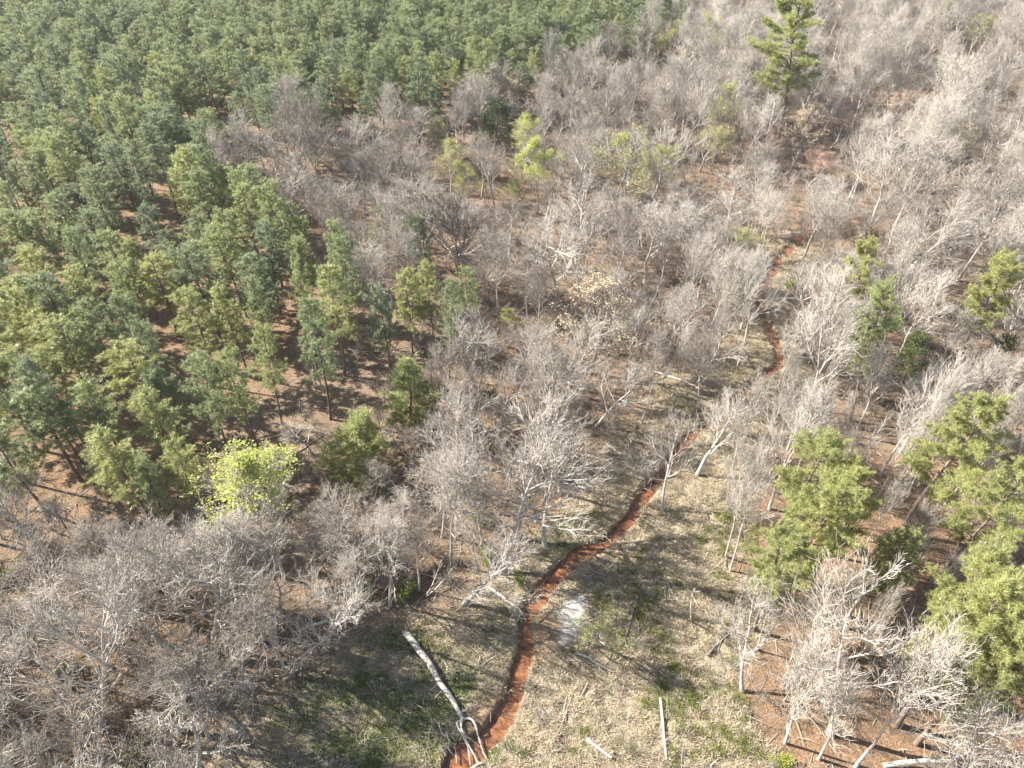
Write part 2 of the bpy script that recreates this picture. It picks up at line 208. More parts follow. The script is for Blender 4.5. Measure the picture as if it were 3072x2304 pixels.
LOGS = [
 ('fallen_log','grey log sloping from the thicket down to the red creek at its narrowest bend',[(-2.35, 41.58, 0.35), (-1.01, 40.48, 0.27), (0.21, 39.57, 0.18), (1.49, 38.69, 0.1)],0.192,0.104,0.7,2),
 ('fallen_log','dark straight log on the grass right of the sand bar tree',[(12.54, 40.63, 0.17), (11.62, 38.24, 0.15), (10.55, 35.57, 0.12)],0.136,0.096,0.15,0),
 ('fallen_log','log with a white broken end lying below the olive tree',[(6.02, 34.45, 0.17), (7.07, 34.01, 0.14), (8.28, 33.27, 0.11), (9.36, 32.69, 0.08)],0.136,0.064,0.5,2),
 ('fallen_log','long white straight log in the grass tussocks at the lower right of the meadow',[(13.12, 30.28, 0.17), (13.0, 27.86, 0.15), (12.87, 25.2, 0.13)],0.136,0.104,1.0,0),
 ('fallen_log','curved dark mossy log on the right bank of the lower creek',[(2.29, 29.53, 0.16), (3.14, 28.8, 0.12), (4.45, 28.15, 0.08)],0.128,0.064,0.2,0),
 ('fallen_log','bleached curved log half buried in tussocks at the bottom of the meadow',[(6.4, 26.74, 0.19), (7.19, 26.06, 0.15), (8.21, 25.21, 0.12)],0.152,0.096,0.8,0),
 ('fallen_log','grey log lying across the muddy pool at the very bottom',[(-5.15, 24.41, 0.3), (-3.64, 24.61, 0.25), (-2.5, 24.81, 0.2)],0.12,0.08,0.7,0),
 ('broken_stump','forked dark snag lying on the meadow above the sand bar',[(7.79, 44.07, 0.5), (8.45, 43.34, 0.33), (9.85, 42.91, 0.15)],0.136,0.072,0.3,3),
 ('fallen_branch','short pale stick of wood beside the forked dark snag',[(10.05, 44.04, 0.13), (11.01, 44.74, 0.1)],0.104,0.08,0.6,0),
 ('fallen_branch','thin white branch lying on the grass near the right meadow edge',[(15.77, 41.94, 0.09), (16.75, 40.0, 0.06)],0.072,0.048,1.0,0),
 ('fallen_branch','thin white branch crossing the other one near the right meadow edge',[(14.8, 40.25, 0.08), (16.35, 40.35, 0.07), (16.91, 39.83, 0.05)],0.064,0.04,1.0,0),
 ('fallen_branch','small pale branch on the grass near the top of the near meadow',[(11.09, 46.12, 0.07), (11.62, 45.06, 0.05)],0.056,0.04,0.9,0),
 ('fallen_log','pale log in the brown thicket beside the muddy patch',[(-14.22, 45.58, 0.14), (-12.6, 45.6, 0.12), (-11.5, 45.91, 0.09)],0.112,0.072,0.8,0),
 ('fallen_branch','white V-shaped branch, long arm, standing out of the muddy patch',[(-8.57, 40.68, 0.1), (-7.23, 41.74, 0.65), (-6.13, 43.19, 1.2)],0.088,0.048,0.95,3),
 ('fallen_branch','white V-shaped branch, upright arm, beside the muddy patch',[(-8.66, 40.77, 0.1), (-7.96, 41.47, 1.05), (-7.14, 43.74, 2.0)],0.056,0.032,0.95,2),
 ('fallen_log','brown fallen log with a pale side near the upper creek, with trees growing over it',[(19.54, 76.56, 0.24), (22.5, 74.76, 0.2), (25.89, 72.06, 0.15)],0.192,0.12,0.75,0),
 ('fallen_log','leaning log with a pale cut face bridging the upper creek bank',[(35.55, 87.32, 0.3), (36.63, 88.3, 1.05), (37.67, 89.12, 1.8)],0.176,0.136,0.85,0),
 ('fallen_log','dark log leaning beside the pale cut one at the upper creek bank',[(35.66, 88.69, 0.3), (36.69, 89.73, 1.15), (37.77, 90.78, 2.0)],0.16,0.12,0.1,0),
 ('fallen_log','weathered log with peeling end behind the great white tree',[(11.53, 61.83, 0.22), (12.65, 60.83, 0.17), (13.72, 60.04, 0.12)],0.176,0.096,0.85,0),
 ('broken_stump','dark leaning broken trunk on the green bank near the creek',[(15.62, 59.22, 0.1), (14.78, 59.96, 1.05), (14.17, 61.36, 2.0)],0.16,0.112,0.2,0),
 ('broken_stump','dark splintered stump on the meadow near the creek bend',[(23.05, 67.32, 0.1), (23.49, 67.62, 0.85), (23.2, 68.05, 1.6)],0.16,0.064,0.15,3),
 ('fallen_log','dead trunk lying in line with the pale twin pine stem on the straw clearing',[(-30.13, 59.63, 0.2), (-28.79, 57.03, 0.17), (-27.52, 54.89, 0.15), (-26.25, 53.48, 0.12)],0.16,0.096,0.7,0),
 ('fallen_log','thin grey pole lying across the shaded end of the straw clearing',[(-27.67, 56.12, 0.1), (-27.14, 58.35, 0.09), (-26.3, 60.4, 0.07)],0.08,0.056,0.6,0),
 ('fallen_log','thin grey pole lying parallel above the other on the straw clearing',[(-26.64, 60.11, 0.1), (-25.45, 61.44, 0.09), (-23.49, 63.89, 0.07)],0.08,0.056,0.6,0),
 ('fallen_log','long bent pole in the shade at the upper straw clearing',[(-31.12, 62.88, 0.12), (-28.11, 63.86, 0.1), (-24.99, 65.0, 0.07)],0.096,0.056,0.7,0),
 ('fallen_branch','thin straight pole by the twin pines over sunny straw',[(-32.55, 60.52, 0.08), (-30.76, 59.13, 0.06)],0.064,0.048,0.8,0),
 ('broken_stump','taller of two broken pale trunks beside the thin-crowned pine',[(-25.12, 72.46, 0.1), (-25.59, 72.08, 2.3), (-26.25, 72.74, 4.5)],0.128,0.08,1.0,0),
 ('broken_stump','shorter of two broken pale trunks beside the thin-crowned pine',[(-25.84, 73.43, 0.1), (-26.05, 73.47, 1.95), (-26.09, 73.79, 3.8)],0.12,0.08,0.95,0),
 ('fallen_log','thin curved pole lying on the shaded straw bank by the slender pines',[(-24.17, 81.71, 0.1), (-20.08, 81.18, 0.09), (-15.98, 82.12, 0.07), (-13.61, 82.96, 0.06)],0.08,0.048,0.6,0),
 ('fallen_log','white log lying in the dark gap within the pine stand',[(-73.62, 166.19, 0.2), (-69.0, 164.18, 0.15)],0.16,0.12,0.9,0),
 ('fallen_log','second white log leaning in the dark gap within the pine stand',[(-72.82, 168.17, 0.2), (-68.51, 164.14, 0.6), (-64.34, 160.23, 1.0)],0.16,0.112,0.9,0),
 ('dead_trunk','tall pale dead trunk without twigs standing in the budding group',[(53.33, 146.21, 0.0), (52.79, 145.13, 6.75), (53.02, 145.96, 13.5)],0.24,0.176,1.0,6),
 ('dead_trunk','bare grey double snag standing on the right meadow',[(17.42, 38.08, 0.0), (17.16, 38.52, 2.1), (17.17, 38.82, 4.2)],0.112,0.056,0.8,4),
 ('fallen_log','dark rotten log pointing across the grass at the right meadow edge',[(18.24, 34.36, 0.2), (19.28, 35.46, 0.17), (20.53, 36.76, 0.14)],0.16,0.112,0.1,0),
 ('fallen_branch','white forked branch on the grass at the bottom of the meadow',[(16.45, 24.6, 0.12), (17.01, 25.1, 0.08), (17.72, 25.36, 0.05)],0.096,0.04,1.0,3),
 ('fallen_log','heavy white fallen limb at the bottom right corner',[(30.67, 24.55, 0.4), (33.04, 24.76, 0.77), (35.95, 24.8, 1.13), (38.17, 25.5, 1.5)],0.24,0.128,1.0,4),
 ('broken_limb','thick white limb curled in an arc at the left meadow rim',[(-20.18, 36.29, 1.2), (-20.36, 37.47, 1.65), (-19.72, 37.93, 2.1), (-18.32, 37.56, 2.55), (-16.86, 36.47, 3.0)],0.112,0.08,1.0,3),
 ('broken_limb','thick white limb with a sawn-looking end under the curled one',[(-20.08, 36.21, 1.2), (-19.08, 36.75, 1.38), (-18.2, 36.88, 1.55), (-17.62, 37.02, 1.72), (-16.66, 36.35, 1.9)],0.136,0.128,1.0,3),
 ('fallen_branch','thin pale branch crossed with a dark log at the left meadow rim',[(-21.62, 32.47, 0.09), (-20.67, 32.62, 0.07), (-19.42, 33.3, 0.06)],0.072,0.048,0.8,0),
 ('fallen_log','dark log under the thin pale branch at the left meadow rim',[(-20.59, 32.07, 0.16), (-19.96, 32.66, 0.15), (-19.27, 33.34, 0.13)],0.128,0.104,0.25,0),
 ('fallen_branch','short pale stick on the dark grass left of the long fallen tree',[(-24.22, 27.63, 0.08), (-23.19, 27.25, 0.06)],0.064,0.048,0.9,0),
]
FALLEN = [(-9.88, 36.19, 0.55), (-8.71, 34.72, 0.52), (-7.58, 33.37, 0.48), (-6.46, 31.56, 0.45), (-5.4, 30.23, 0.42), (-4.5, 28.81, 0.38), (-4.21, 28.3, 0.35)]
FALLEN_BRANCHES = [[(-4.32, 28.4, 0.35), (-4.33, 27.61, 0.35), (-3.78, 26.63, 0.35), (-3.18, 25.67, 0.35), (-2.83, 24.88, 0.35)], [(-4.21, 28.45, 0.35), (-3.4, 28.28, 0.35), (-2.91, 27.28, 0.35), (-2.54, 26.2, 0.35), (-2.13, 25.14, 0.35)], [(-4.42, 28.17, 0.35), (-4.75, 28.06, 0.35), (-4.49, 27.5, 0.35), (-3.77, 26.41, 0.35), (-3.48, 24.88, 0.35)], [(-5.6, 27.28, 0.35), (-5.33, 26.63, 0.35), (-4.8, 26.2, 0.35), (-4.62, 24.99, 0.35)], [(-6.34, 28.11, 0.35), (-5.99, 27.28, 0.35), (-5.58, 26.95, 0.35)], [(-4.81, 29.08, 0.35), (-4.12, 29.08, 0.35), (-3.68, 29.42, 0.35), (-3.11, 29.6, 0.35)], [(-6.09, 30.96, 0.35), (-6.43, 30.72, 0.35), (-6.79, 30.13, 0.35)]]
SHRUBS = [
 ('small olive evergreen shrub under the fan-branched tree at the lower left',-40.5,32.8,1.1,0.5),
 ('green shrub cut by the left edge below the shaded bank',-52.2,42.9,1.4,0.8),
 ('bushy green young pine in the bottom left corner',-31.7,25.0,1.2,0.4),
 ('olive shrub beside the muddy patch',-10.8,40.9,1.2,0.5),
 ('green shrub between the white trees on the left creek bank',-2.4,45.2,1.1,0.6),
 ('olive shrub below the forked white tree',-3.5,50.3,1.2,0.5),
 ('lime-green bush at the bottom right of the meadow',22.4,25.0,0.9,1.0),
 ('dark green shrub at the left bank where the grey log meets the creek',0.8,42.2,0.8,0.2),
 ('olive shrub among the bare trunks near the upper creek',33.9,96.1,1.0,0.6),
 ('yellow-green shrub by the upper creek',44.8,98.0,1.2,0.9),
 ('olive brushy shrub left of the great white tree',-14.5,40.9,1.0,0.55),
 ('green shrub in the bare trees below the small dark pine',-29.7,134.8,1.6,0.3),
 ('green shrub below the lime trees of the middle woods',-8.5,147.8,1.5,0.25),
 ('olive shrub beside the thin Y-shaped trees left of the central thicket',-3.6,70.1,1.5,0.5),
 ('olive shrub at the left of the pines row end',6.6,86.8,1.3,0.45),
]

rng = np.random.default_rng(7)
random.seed(7)

# ---------------------------------------------------------------- helpers
def vnoise(x, y, s=0):
    x = np.asarray(x, float); y = np.asarray(y, float)
    xi, yi = np.floor(x), np.floor(y)
    fx, fy = x - xi, y - yi
    fx, fy = fx * fx * (3 - 2 * fx), fy * fy * (3 - 2 * fy)
    def h(i, j):
        v = np.sin(i * 127.1 + j * 311.7 + s * 74.7) * 43758.5453
        return v - np.floor(v)
    return (h(xi, yi) * (1 - fx) + h(xi + 1, yi) * fx) * (1 - fy) + (h(xi, yi + 1) * (1 - fx) + h(xi + 1, yi + 1) * fx) * fy

def fbm(x, y, s=0, o=4):
    t, a = 0, 0.5
    for k in range(o):
        t = t + a * vnoise(np.asarray(x) * 2 ** k, np.asarray(y) * 2 ** k, s + k)
        a *= 0.5
    return t / (1 - 0.5 ** o)

def inside(x, y, poly):
    x = np.asarray(x, float); y = np.asarray(y, float)
    r = np.zeros(x.shape, bool)
    n = len(poly)
    for i in range(n):
        (x0, y0), (x1, y1) = poly[i], poly[(i + 1) % n]
        if y0 == y1: continue
        c = ((y0 > y) != (y1 > y)) & (x < (x1 - x0) * (y - y0) / (y1 - y0) + x0)
        r ^= c
    return r

def edge_dist(x, y, pts, closed=True):
    x = np.asarray(x, float); y = np.asarray(y, float)
    d = np.full(x.shape, 1e9); wv = np.zeros(x.shape)
    n = len(pts)
    for i in range(n if closed else n - 1):
        a, b = pts[i], pts[(i + 1) % n]
        ax, ay, bx, by = a[0], a[1], b[0], b[1]
        L2 = (bx - ax) ** 2 + (by - ay) ** 2 + 1e-9
        t = np.clip(((x - ax) * (bx - ax) + (y - ay) * (by - ay)) / L2, 0, 1)
        dd = np.hypot(x - ax - t * (bx - ax), y - ay - t * (by - ay))
        if len(a) > 2:
            ww = a[2] + t * (b[2] - a[2])
            dd = dd - ww / 2
            wv = np.where(dd < d, ww, wv)
        d = np.minimum(d, dd)
    return d

def mask(x, y, poly, soft, wob=1.5, s=3):
    wx = x + (fbm(x / 4, y / 4, s) - .5) * 2 * wob
    wy = y + (fbm(x / 4, y / 4, s + 9) - .5) * 2 * wob
    d = edge_dist(wx, wy, poly)
    d = np.where(inside(wx, wy, poly), d, -d) + (.35 if poly is SAND else 0)
    return np.clip(d / soft + .5, 0, 1)

# smooth the creek line
def smooth_line(pts, n=4):
    P = np.array(pts); out = []
    for i in range(len(P) - 1):
        p0, p1, p2, p3 = P[max(i - 1, 0)], P[i], P[i + 1], P[min(i + 2, len(P) - 1)]
        for k in range(n):
            t = k / n
            out.append(.5 * ((2 * p1) + (-p0 + p2) * t + (2 * p0 - 5 * p1 + 4 * p2 - p3) * t * t + (-p0 + 3 * p1 - 3 * p2 + p3) * t ** 3))
    out.append(P[-1])
    return np.array(out)
CREEK = [(-6.6, 20.0, 1.8), (-5.8, 22.5, 1.6)] + CREEK
CK = smooth_line(CREEK, 3)

def height(x, y):
    x = np.asarray(x, float); y = np.asarray(y, float)
    h = (fbm(x / 14, y / 14, 1, 3) - .5) * 1.0
    m = np.zeros(x.shape)
    near = (np.abs(x - 15) < 50) & (y < 125)
    if near.any():
        xs, ys = x[near], y[near]
        d = edge_dist(xs, ys, CK, False) + (fbm(xs / 1.3, ys / 1.3, 21, 3) - .5) * .55
        mm = np.clip(edge_dist(xs, ys, MEADOW) * np.where(inside(xs, ys, MEADOW), 1, -1) / 3 + .5, 0, 1)
        hh = h[near] * (1 - .6 * np.exp(-np.maximum(d, 0) / 6))
        hum = np.abs(fbm(xs / 1.5, ys / 1.5, 11, 3) - .5) * 2
        hh = hh + mm * (0.34 * (fbm(xs / .9, ys / .9, 31, 2) - .5) + .32 * (.4 - hum)) * np.clip(d / 1.2, 0, 1)
        bank = np.clip(-d / .35 + .5, 0, 1)
        bank = bank * bank * (3 - 2 * bank)
        hh = hh * (1 - bank) + (-.95) * bank
        h = h.copy(); h[near] = hh
    return h

def gz(x, y):
    return float(height(np.array([x]), np.array([y]))[0])

class MB:
    def __init__(s): s.V = []; s.T = []; s.n = 0
    def add(s, v, t):
        s.V.append(np.asarray(v, float).reshape(-1, 3)); s.T.append(np.asarray(t, int).reshape(-1, 3) + s.n); s.n += len(s.V[-1])
    def tube(s, P, R, k=5, cap=False):
        P = np.asarray(P, float); R = np.asarray(R, float); n = len(P)
        D = np.empty_like(P); D[1:-1] = P[2:] - P[:-2]; D[0] = P[1] - P[0]; D[-1] = P[-1] - P[-2]
        D /= np.linalg.norm(D, axis=1)[:, None] + 1e-9
        m = D.mean(0)
        ref = np.array([1., 0, 0]) if abs(m[0]) < .6 else (np.array([0, 1., 0]) if abs(m[1]) < .7 else np.array([0, 0, 1.]))
        U = np.cross(D, ref); U /= np.linalg.norm(U, axis=1)[:, None] + 1e-9
        W = np.cross(D, U)
        a = np.arange(k) * 2 * math.pi / k
        V = P[:, None] + R[:, None, None] * (np.cos(a)[None, :, None] * U[:, None] + np.sin(a)[None, :, None] * W[:, None])
        i, j = np.meshgrid(np.arange(n - 1), np.arange(k), indexing="ij")
        A = i * k + j; B = i * k + (j + 1) % k; C = A + k; E = B + k
        T = np.concatenate([np.stack([A, B, E], -1).reshape(-1, 3), np.stack([A, E, C], -1).reshape(-1, 3)])
        s.add(V.reshape(-1, 3), T)
        if cap:
            for e, f in ((0, 1), (n - 1, -1)):
                ring = V[e]
                vv = np.vstack([ring, P[e]]); jj = np.arange(k)
                t = np.stack([jj, np.full(k, k), (jj + 1) % k], -1)
                s.add(vv, t if f > 0 else t[:, ::-1])
    def twigs(s, p0, p1, p2, r):
        n = len(p0)
        if not n: return
        d = p2 - p0; d /= np.linalg.norm(d, axis=1)[:, None] + 1e-9
        ref = np.where(np.abs(d[:, 2:3]) < .8, np.array([[0, 0, 1.]]), np.array([[1., 0, 0]]))
        u = np.cross(d, ref); u /= np.linalg.norm(u, axis=1)[:, None] + 1e-9
        w = np.cross(d, u)
        r = np.asarray(r).reshape(-1, 1)
        V = np.empty((n, 7, 3))
        for k in range(3):
            o = math.cos(k * 2.0944) * u + math.sin(k * 2.0944) * w
            V[:, k] = p0 + r * o; V[:, 3 + k] = p1 + r * .75 * o
        V[:, 6] = p2
        q = []
        for k in range(3):
            l = (k + 1) % 3
            q += [(k, l, 3 + l), (k, 3 + l, 3 + k), (3 + k, 3 + l, 6)]
        T = np.array(q)[None] + (np.arange(n) * 7)[:, None, None]
        s.add(V.reshape(-1, 3), T.reshape(-1, 3))
    def blades(s, b, d, L, w, g):
        n = len(b)
        d = d / (np.linalg.norm(d, axis=1)[:, None] + 1e-9)
        sd = np.cross(d, g.normal(size=(n, 3)) * .6 + np.array([0, 0, 1.])); sd /= np.linalg.norm(sd, axis=1)[:, None] + 1e-9
        L = np.broadcast_to(np.asarray(L, float), (n,))[:, None]; w = np.broadcast_to(np.asarray(w, float), (n,))[:, None]
        V = np.stack([b - sd * w / 2, b + sd * w / 2, b + d * L], 1)
        s.add(V.reshape(-1, 3), np.arange(n * 3).reshape(-1, 3))
    def leaves(s, b, d, sz, g):
        n = len(b)
        d = d / (np.linalg.norm(d, axis=1)[:, None] + 1e-9)
        sd = np.cross(d, g.normal(size=(n, 3)) * .7 + np.array([0, 0, 1.])); sd /= np.linalg.norm(sd, axis=1)[:, None] + 1e-9
        z = np.broadcast_to(np.asarray(sz, float), (n,))[:, None]
        V = np.stack([b, b + d * z * .5 + sd * z * .42, b + d * z, b + d * z * .5 - sd * z * .42], 1)
        o = (np.arange(n) * 4)[:, None]
        T = np.concatenate([o + np.array([[0, 1, 2]]), o + np.array([[0, 2, 3]])])
        s.add(V.reshape(-1, 3), T)
    def mesh(s, name, mats, smooth=True, idx=None):
        V = np.concatenate(s.V).astype(np.float32); T = np.concatenate(s.T).astype(np.int32)
        me = bpy.data.meshes.new(name)
        me.vertices.add(len(V)); me.vertices.foreach_set("co", V.ravel())
        me.loops.add(T.size); me.loops.foreach_set("vertex_index", T.ravel())
        me.polygons.add(len(T))
        me.polygons.foreach_set("loop_start", np.arange(0, T.size, 3, dtype=np.int32))
        if smooth: me.polygons.foreach_set("use_smooth", np.ones(len(T), bool))
        if idx is not None: me.polygons.foreach_set("material_index", np.asarray(idx, np.int32))
        for m in (mats if isinstance(mats, (list, tuple)) else [mats]): me.materials.append(m)
        me.update(calc_edges=True)
        return me
    def ntri(s): return sum(len(t) for t in s.T)

def joined(parts, name):
    m = MB(); idx = []; mats = []
    for mb, mat in parts:
        if mat not in mats: mats.append(mat)
        m.add(np.concatenate(mb.V), np.concatenate(mb.T))
        idx += [mats.index(mat)] * mb.ntri()
    return m.mesh(name, mats, True, idx)

# ---------------------------------------------------------------- materials
def new_mat(name):
    m = bpy.data.materials.new(name); m.use_nodes = True
    nt = m.node_tree
    return m, nt, nt.nodes["Principled BSDF"], lambda a, b: nt.links.new(a, b)

def ramp(nt, stops):
    r = nt.nodes.new("ShaderNodeValToRGB"); e = r.color_ramp.elements
    while len(e) < len(stops): e.new(.5)
    for q, (p, c) in zip(e, stops): q.position = p; q.color = (*c, 1)
    return r

def mixc(nt, f, a, b, mode="MIX"):
    m = nt.nodes.new("ShaderNodeMix"); m.data_type = "RGBA"; m.blend_type = mode
    for k, v in ((0, f), (6, a), (7, b)):
        if isinstance(v, bpy.types.NodeSocket): nt.links.new(v, m.inputs[k])
        else: m.inputs[k].default_value = v if k == 0 else (*v, 1)
    return m.outputs[2]

def noise(nt, scale, detail=4, rough=.6, space="Object", vec=None):
    n = nt.nodes.new("ShaderNodeTexNoise"); n.inputs["Scale"].default_value = scale
    n.inputs["Detail"].default_value = detail; n.inputs["Roughness"].default_value = rough
    if vec is None:
        c = nt.nodes.new("ShaderNodeTexCoord"); vec = c.outputs[space]
    nt.links.new(vec, n.inputs["Vector"])
    return n.outputs["Fac"]

def math_node(nt, op, a, b=None, clamp=False):
    m = nt.nodes.new("ShaderNodeMath"); m.operation = op; m.use_clamp = clamp
    for k, v in ((0, a), (1, b)):
        if v is None: continue
        if isinstance(v, bpy.types.NodeSocket): nt.links.new(v, m.inputs[k])
        else: m.inputs[k].default_value = v
    return m.outputs[0]

def tone_of(nt, spread):
    """the object's own tone (its object colour) with a little scatter"""
    oi = nt.nodes.new("ShaderNodeObjectInfo")
    sp = nt.nodes.new("ShaderNodeSeparateColor"); nt.links.new(oi.outputs["Color"], sp.inputs[0])
    r = math_node(nt, "SUBTRACT", oi.outputs["Random"], .5)
    return math_node(nt, "MULTIPLY_ADD", r, spread, False) if False else math_node(nt, "ADD", sp.outputs[0], math_node(nt, "MULTIPLY", r, spread), True)

def two_tone(name, c0, c1, spread=.5, rough=.85, trans=0., nscale=3., namp=.35, spec=.2, cm=None):
    m, nt, b, ln = new_mat(name)
    t = tone_of(nt, spread)
    stops = [(0, c0), (1, c1)] if cm is None else [(0, c0), (.5, cm), (1, c1)]
    r = ramp(nt, stops); ln(t, r.inputs[0])
    n = noise(nt, nscale, 3)
    v = math_node(nt, "MULTIPLY_ADD", n, namp * 2); v.node.inputs[2].default_value = 1 - namp
    hsv = nt.nodes.new("ShaderNodeHueSaturation"); ln(r.outputs[0], hsv.inputs["Color"]); ln(v, hsv.inputs["Value"])
    ln(hsv.outputs[0], b.inputs["Base Color"])
    b.inputs["Roughness"].default_value = rough
    b.inputs["Specular IOR Level"].default_value = spec
    if trans:
        tr = nt.nodes.new("ShaderNodeBsdfTranslucent"); ln(hsv.outputs[0], tr.inputs[0])
        mx = nt.nodes.new("ShaderNodeMixShader"); mx.inputs[0].default_value = trans
        ln(b.outputs[0], mx.inputs[1]); ln(tr.outputs[0], mx.inputs[2])
        ln(mx.outputs[0], nt.nodes["Material Output"].inputs[0])
    return m

M_PBARK = two_tone("pine bark", (.13, .10, .085), (.22, .165, .13), .6, nscale=2.0)
M_BARK = two_tone("grey bark", (.16, .14, .12), (.52, .48, .42), .45, nscale=1.4, namp=.4, cm=(.41, .385, .355))
M_TWIG = two_tone("twigs", (.20, .165, .135), (.50, .455, .395), .55, nscale=.5, namp=.2, cm=(.31, .275, .235))
M_NEEDLE = two_tone("pine needles", (.27, .315, .19), (.47, .475, .19), .40, .4, .5, nscale=.6, namp=.25, spec=.5, cm=(.37, .41, .19))
M_EVER = two_tone("evergreen leaves", (.05, .075, .025), (.10, .13, .035), .5, .5, .2, nscale=.8, spec=.4)
M_LIME = two_tone("young lime leaves", (.24, .27, .09), (.50, .54, .13), .15, .5, .45, nscale=.8, cm=(.46, .46, .19))
M_BUD = two_tone("tree buds", (.60, .50, .34), (.66, .38, .29), .15, .7, .3, nscale=.8)
M_DRY = two_tone("dry grass", (.36, .29, .19), (.68, .59, .43), 1.0, .9, .2, nscale=.4, namp=.25)
M_GREEN = two_tone("green grass", (.09, .125, .035), (.20, .23, .07), 1.0, .7, .25, nscale=.4, namp=.25)
M_SHRUB = two_tone("shrub leaves", (.09, .12, .035), (.30, .33, .06), .2, .6, .25, nscale=.8)
M_WOOD = two_tone("weathered wood", (.10, .08, .065), (.56, .52, .46), .1, nscale=1.6, namp=.6, cm=(.36, .32, .28))

def ground_material():
    m, nt, b, ln = new_mat("forest ground")
    at = nt.nodes.new("ShaderNodeAttribute"); at.attribute_name = "cover"
    sp = nt.nodes.new("ShaderNodeSeparateColor"); ln(at.outputs["Color"], sp.inputs[0])
    at2 = nt.nodes.new("ShaderNodeAttribute"); at2.attribute_name = "cover_b"
    sp2 = nt.nodes.new("ShaderNodeSeparateColor"); ln(at2.outputs["Color"], sp2.inputs[0])
    g = nt.nodes.new("ShaderNodeNewGeometry"); pos = g.outputs["Position"]
    n1 = noise(nt, .35, 6, .65, vec=pos); n2 = noise(nt, 1.6, 6, .7, vec=pos); n3 = noise(nt, 6., 5, .75, vec=pos)
    litter = ramp(nt, [(.30, (.085, .060, .044)), (.43, (.24, .165, .11)), (.56, (.38, .275, .19)), (.70, (.52, .41, .30))]); ln(n3, litter.inputs[0])
    litter2 = ramp(nt, [(.3, (.10, .063, .042)), (.47, (.32, .20, .12)), (.66, (.54, .37, .24))]); ln(n3, litter2.inputs[0])
    c = mixc(nt, math_node(nt, "MULTIPLY", sp2.outputs[0], 1.0, True), litter.outputs[0], litter2.outputs[0])
    # moss and green herbs on the forest floor, thin
    gm = ramp(nt, [(.60, (0, 0, 0)), (.72, (1, 1, 1))]); ln(n2, gm.inputs[0])
    c = mixc(nt, math_node(nt, "MULTIPLY", gm.outputs[0], .22), c, (.13, .145, .055))
    dry = ramp(nt, [(.28, (.14, .11, .08)), (.42, (.36, .29, .20)), (.56, (.55, .47, .34)), (.75, (.70, .62, .48))]); ln(n3, dry.inputs[0])
    c = mixc(nt, sp.outputs[0], c, dry.outputs[0])
    n4 = noise(nt, .55, 5, .7, vec=pos)
    dk = ramp(nt, [(.50, (0, 0, 0)), (.60, (1, 1, 1))]); ln(n4, dk.inputs[0])
    c = mixc(nt, math_node(nt, "MULTIPLY", dk.outputs[0], .62), c, (.15, .12, .075))
    gr = ramp(nt, [(.3, (.06, .085, .025)), (.7, (.20, .24, .075))]); ln(n3, gr.inputs[0])
    gmask = math_node(nt, "MULTIPLY", sp.outputs[1], math_node(nt, "MULTIPLY_ADD", n2, 1.6), True); gmask.node.inputs[1].default_value = 1
    c = mixc(nt, sp.outputs[1], c, gr.outputs[0])
    sand = ramp(nt, [(.3, (.72, .66, .56)), (.7, (.90, .86, .78))]); ln(n2, sand.inputs[0])
    c = mixc(nt, sp.outputs[2], c, sand.outputs[0])
    bank = ramp(nt, [(.3, (.36, .22, .13)), (.7, (.58, .42, .27))]); ln(n2, bank.inputs[0])
    c = mixc(nt, sp2.outputs[1], c, bank.outputs[0])
    clay = ramp(nt, [(.3, (.09, .06, .04)), (.7, (.20, .14, .095))]); ln(n2, clay.inputs[0])
    c = mixc(nt, sp2.outputs[2], c, clay.outputs[0])
    ln(c, b.inputs["Base Color"]); b.inputs["Roughness"].default_value = .95; b.inputs["Specular IOR Level"].default_value = .1
    bm = nt.nodes.new("ShaderNodeBump"); bm.inputs["Strength"].default_value = 1.; bm.inputs["Distance"].default_value = .4
    ln(n3, bm.inputs["Height"]); ln(bm.outputs[0], b.inputs["Normal"])
    return m

def water_material():
    m, nt, b, ln = new_mat("red creek water")
    g = nt.nodes.new("ShaderNodeNewGeometry"); pos = g.outputs["Position"]
    n1 = noise(nt, 1.3, 5, .65, vec=pos)
    r = ramp(nt, [(.30, (.10, .045, .022)), (.5, (.24, .105, .05)), (.7, (.37, .18, .095))]); ln(n1, r.inputs[0])
    ln(r.outputs[0], b.inputs["Base Color"]); b.inputs["Roughness"].default_value = .12; b.inputs["Specular IOR Level"].default_value = .4
    bm = nt.nodes.new("ShaderNodeBump"); bm.inputs["Strength"].default_value = .25; bm.inputs["Distance"].default_value = .03
    ln(noise(nt, 5., 3, .5, vec=pos), bm.inputs["Height"]); ln(bm.outputs[0], b.inputs["Normal"])
    return m

# ---------------------------------------------------------------- object helpers
def tag(o, label=None, cat=None, group=None, kind=None):
    if label: o["label"] = label
    if cat: o["category"] = cat
    if group: o["group"] = group
    if kind: o["kind"] = kind
    return o

def put(name, me, parent=None, tone=None):
    o = bpy.data.objects.new(name, me); ROOT.objects.link(o)
    if parent is not None: o.parent = parent
    if tone is not None: o.color = (tone, tone, tone, 1)
    return o

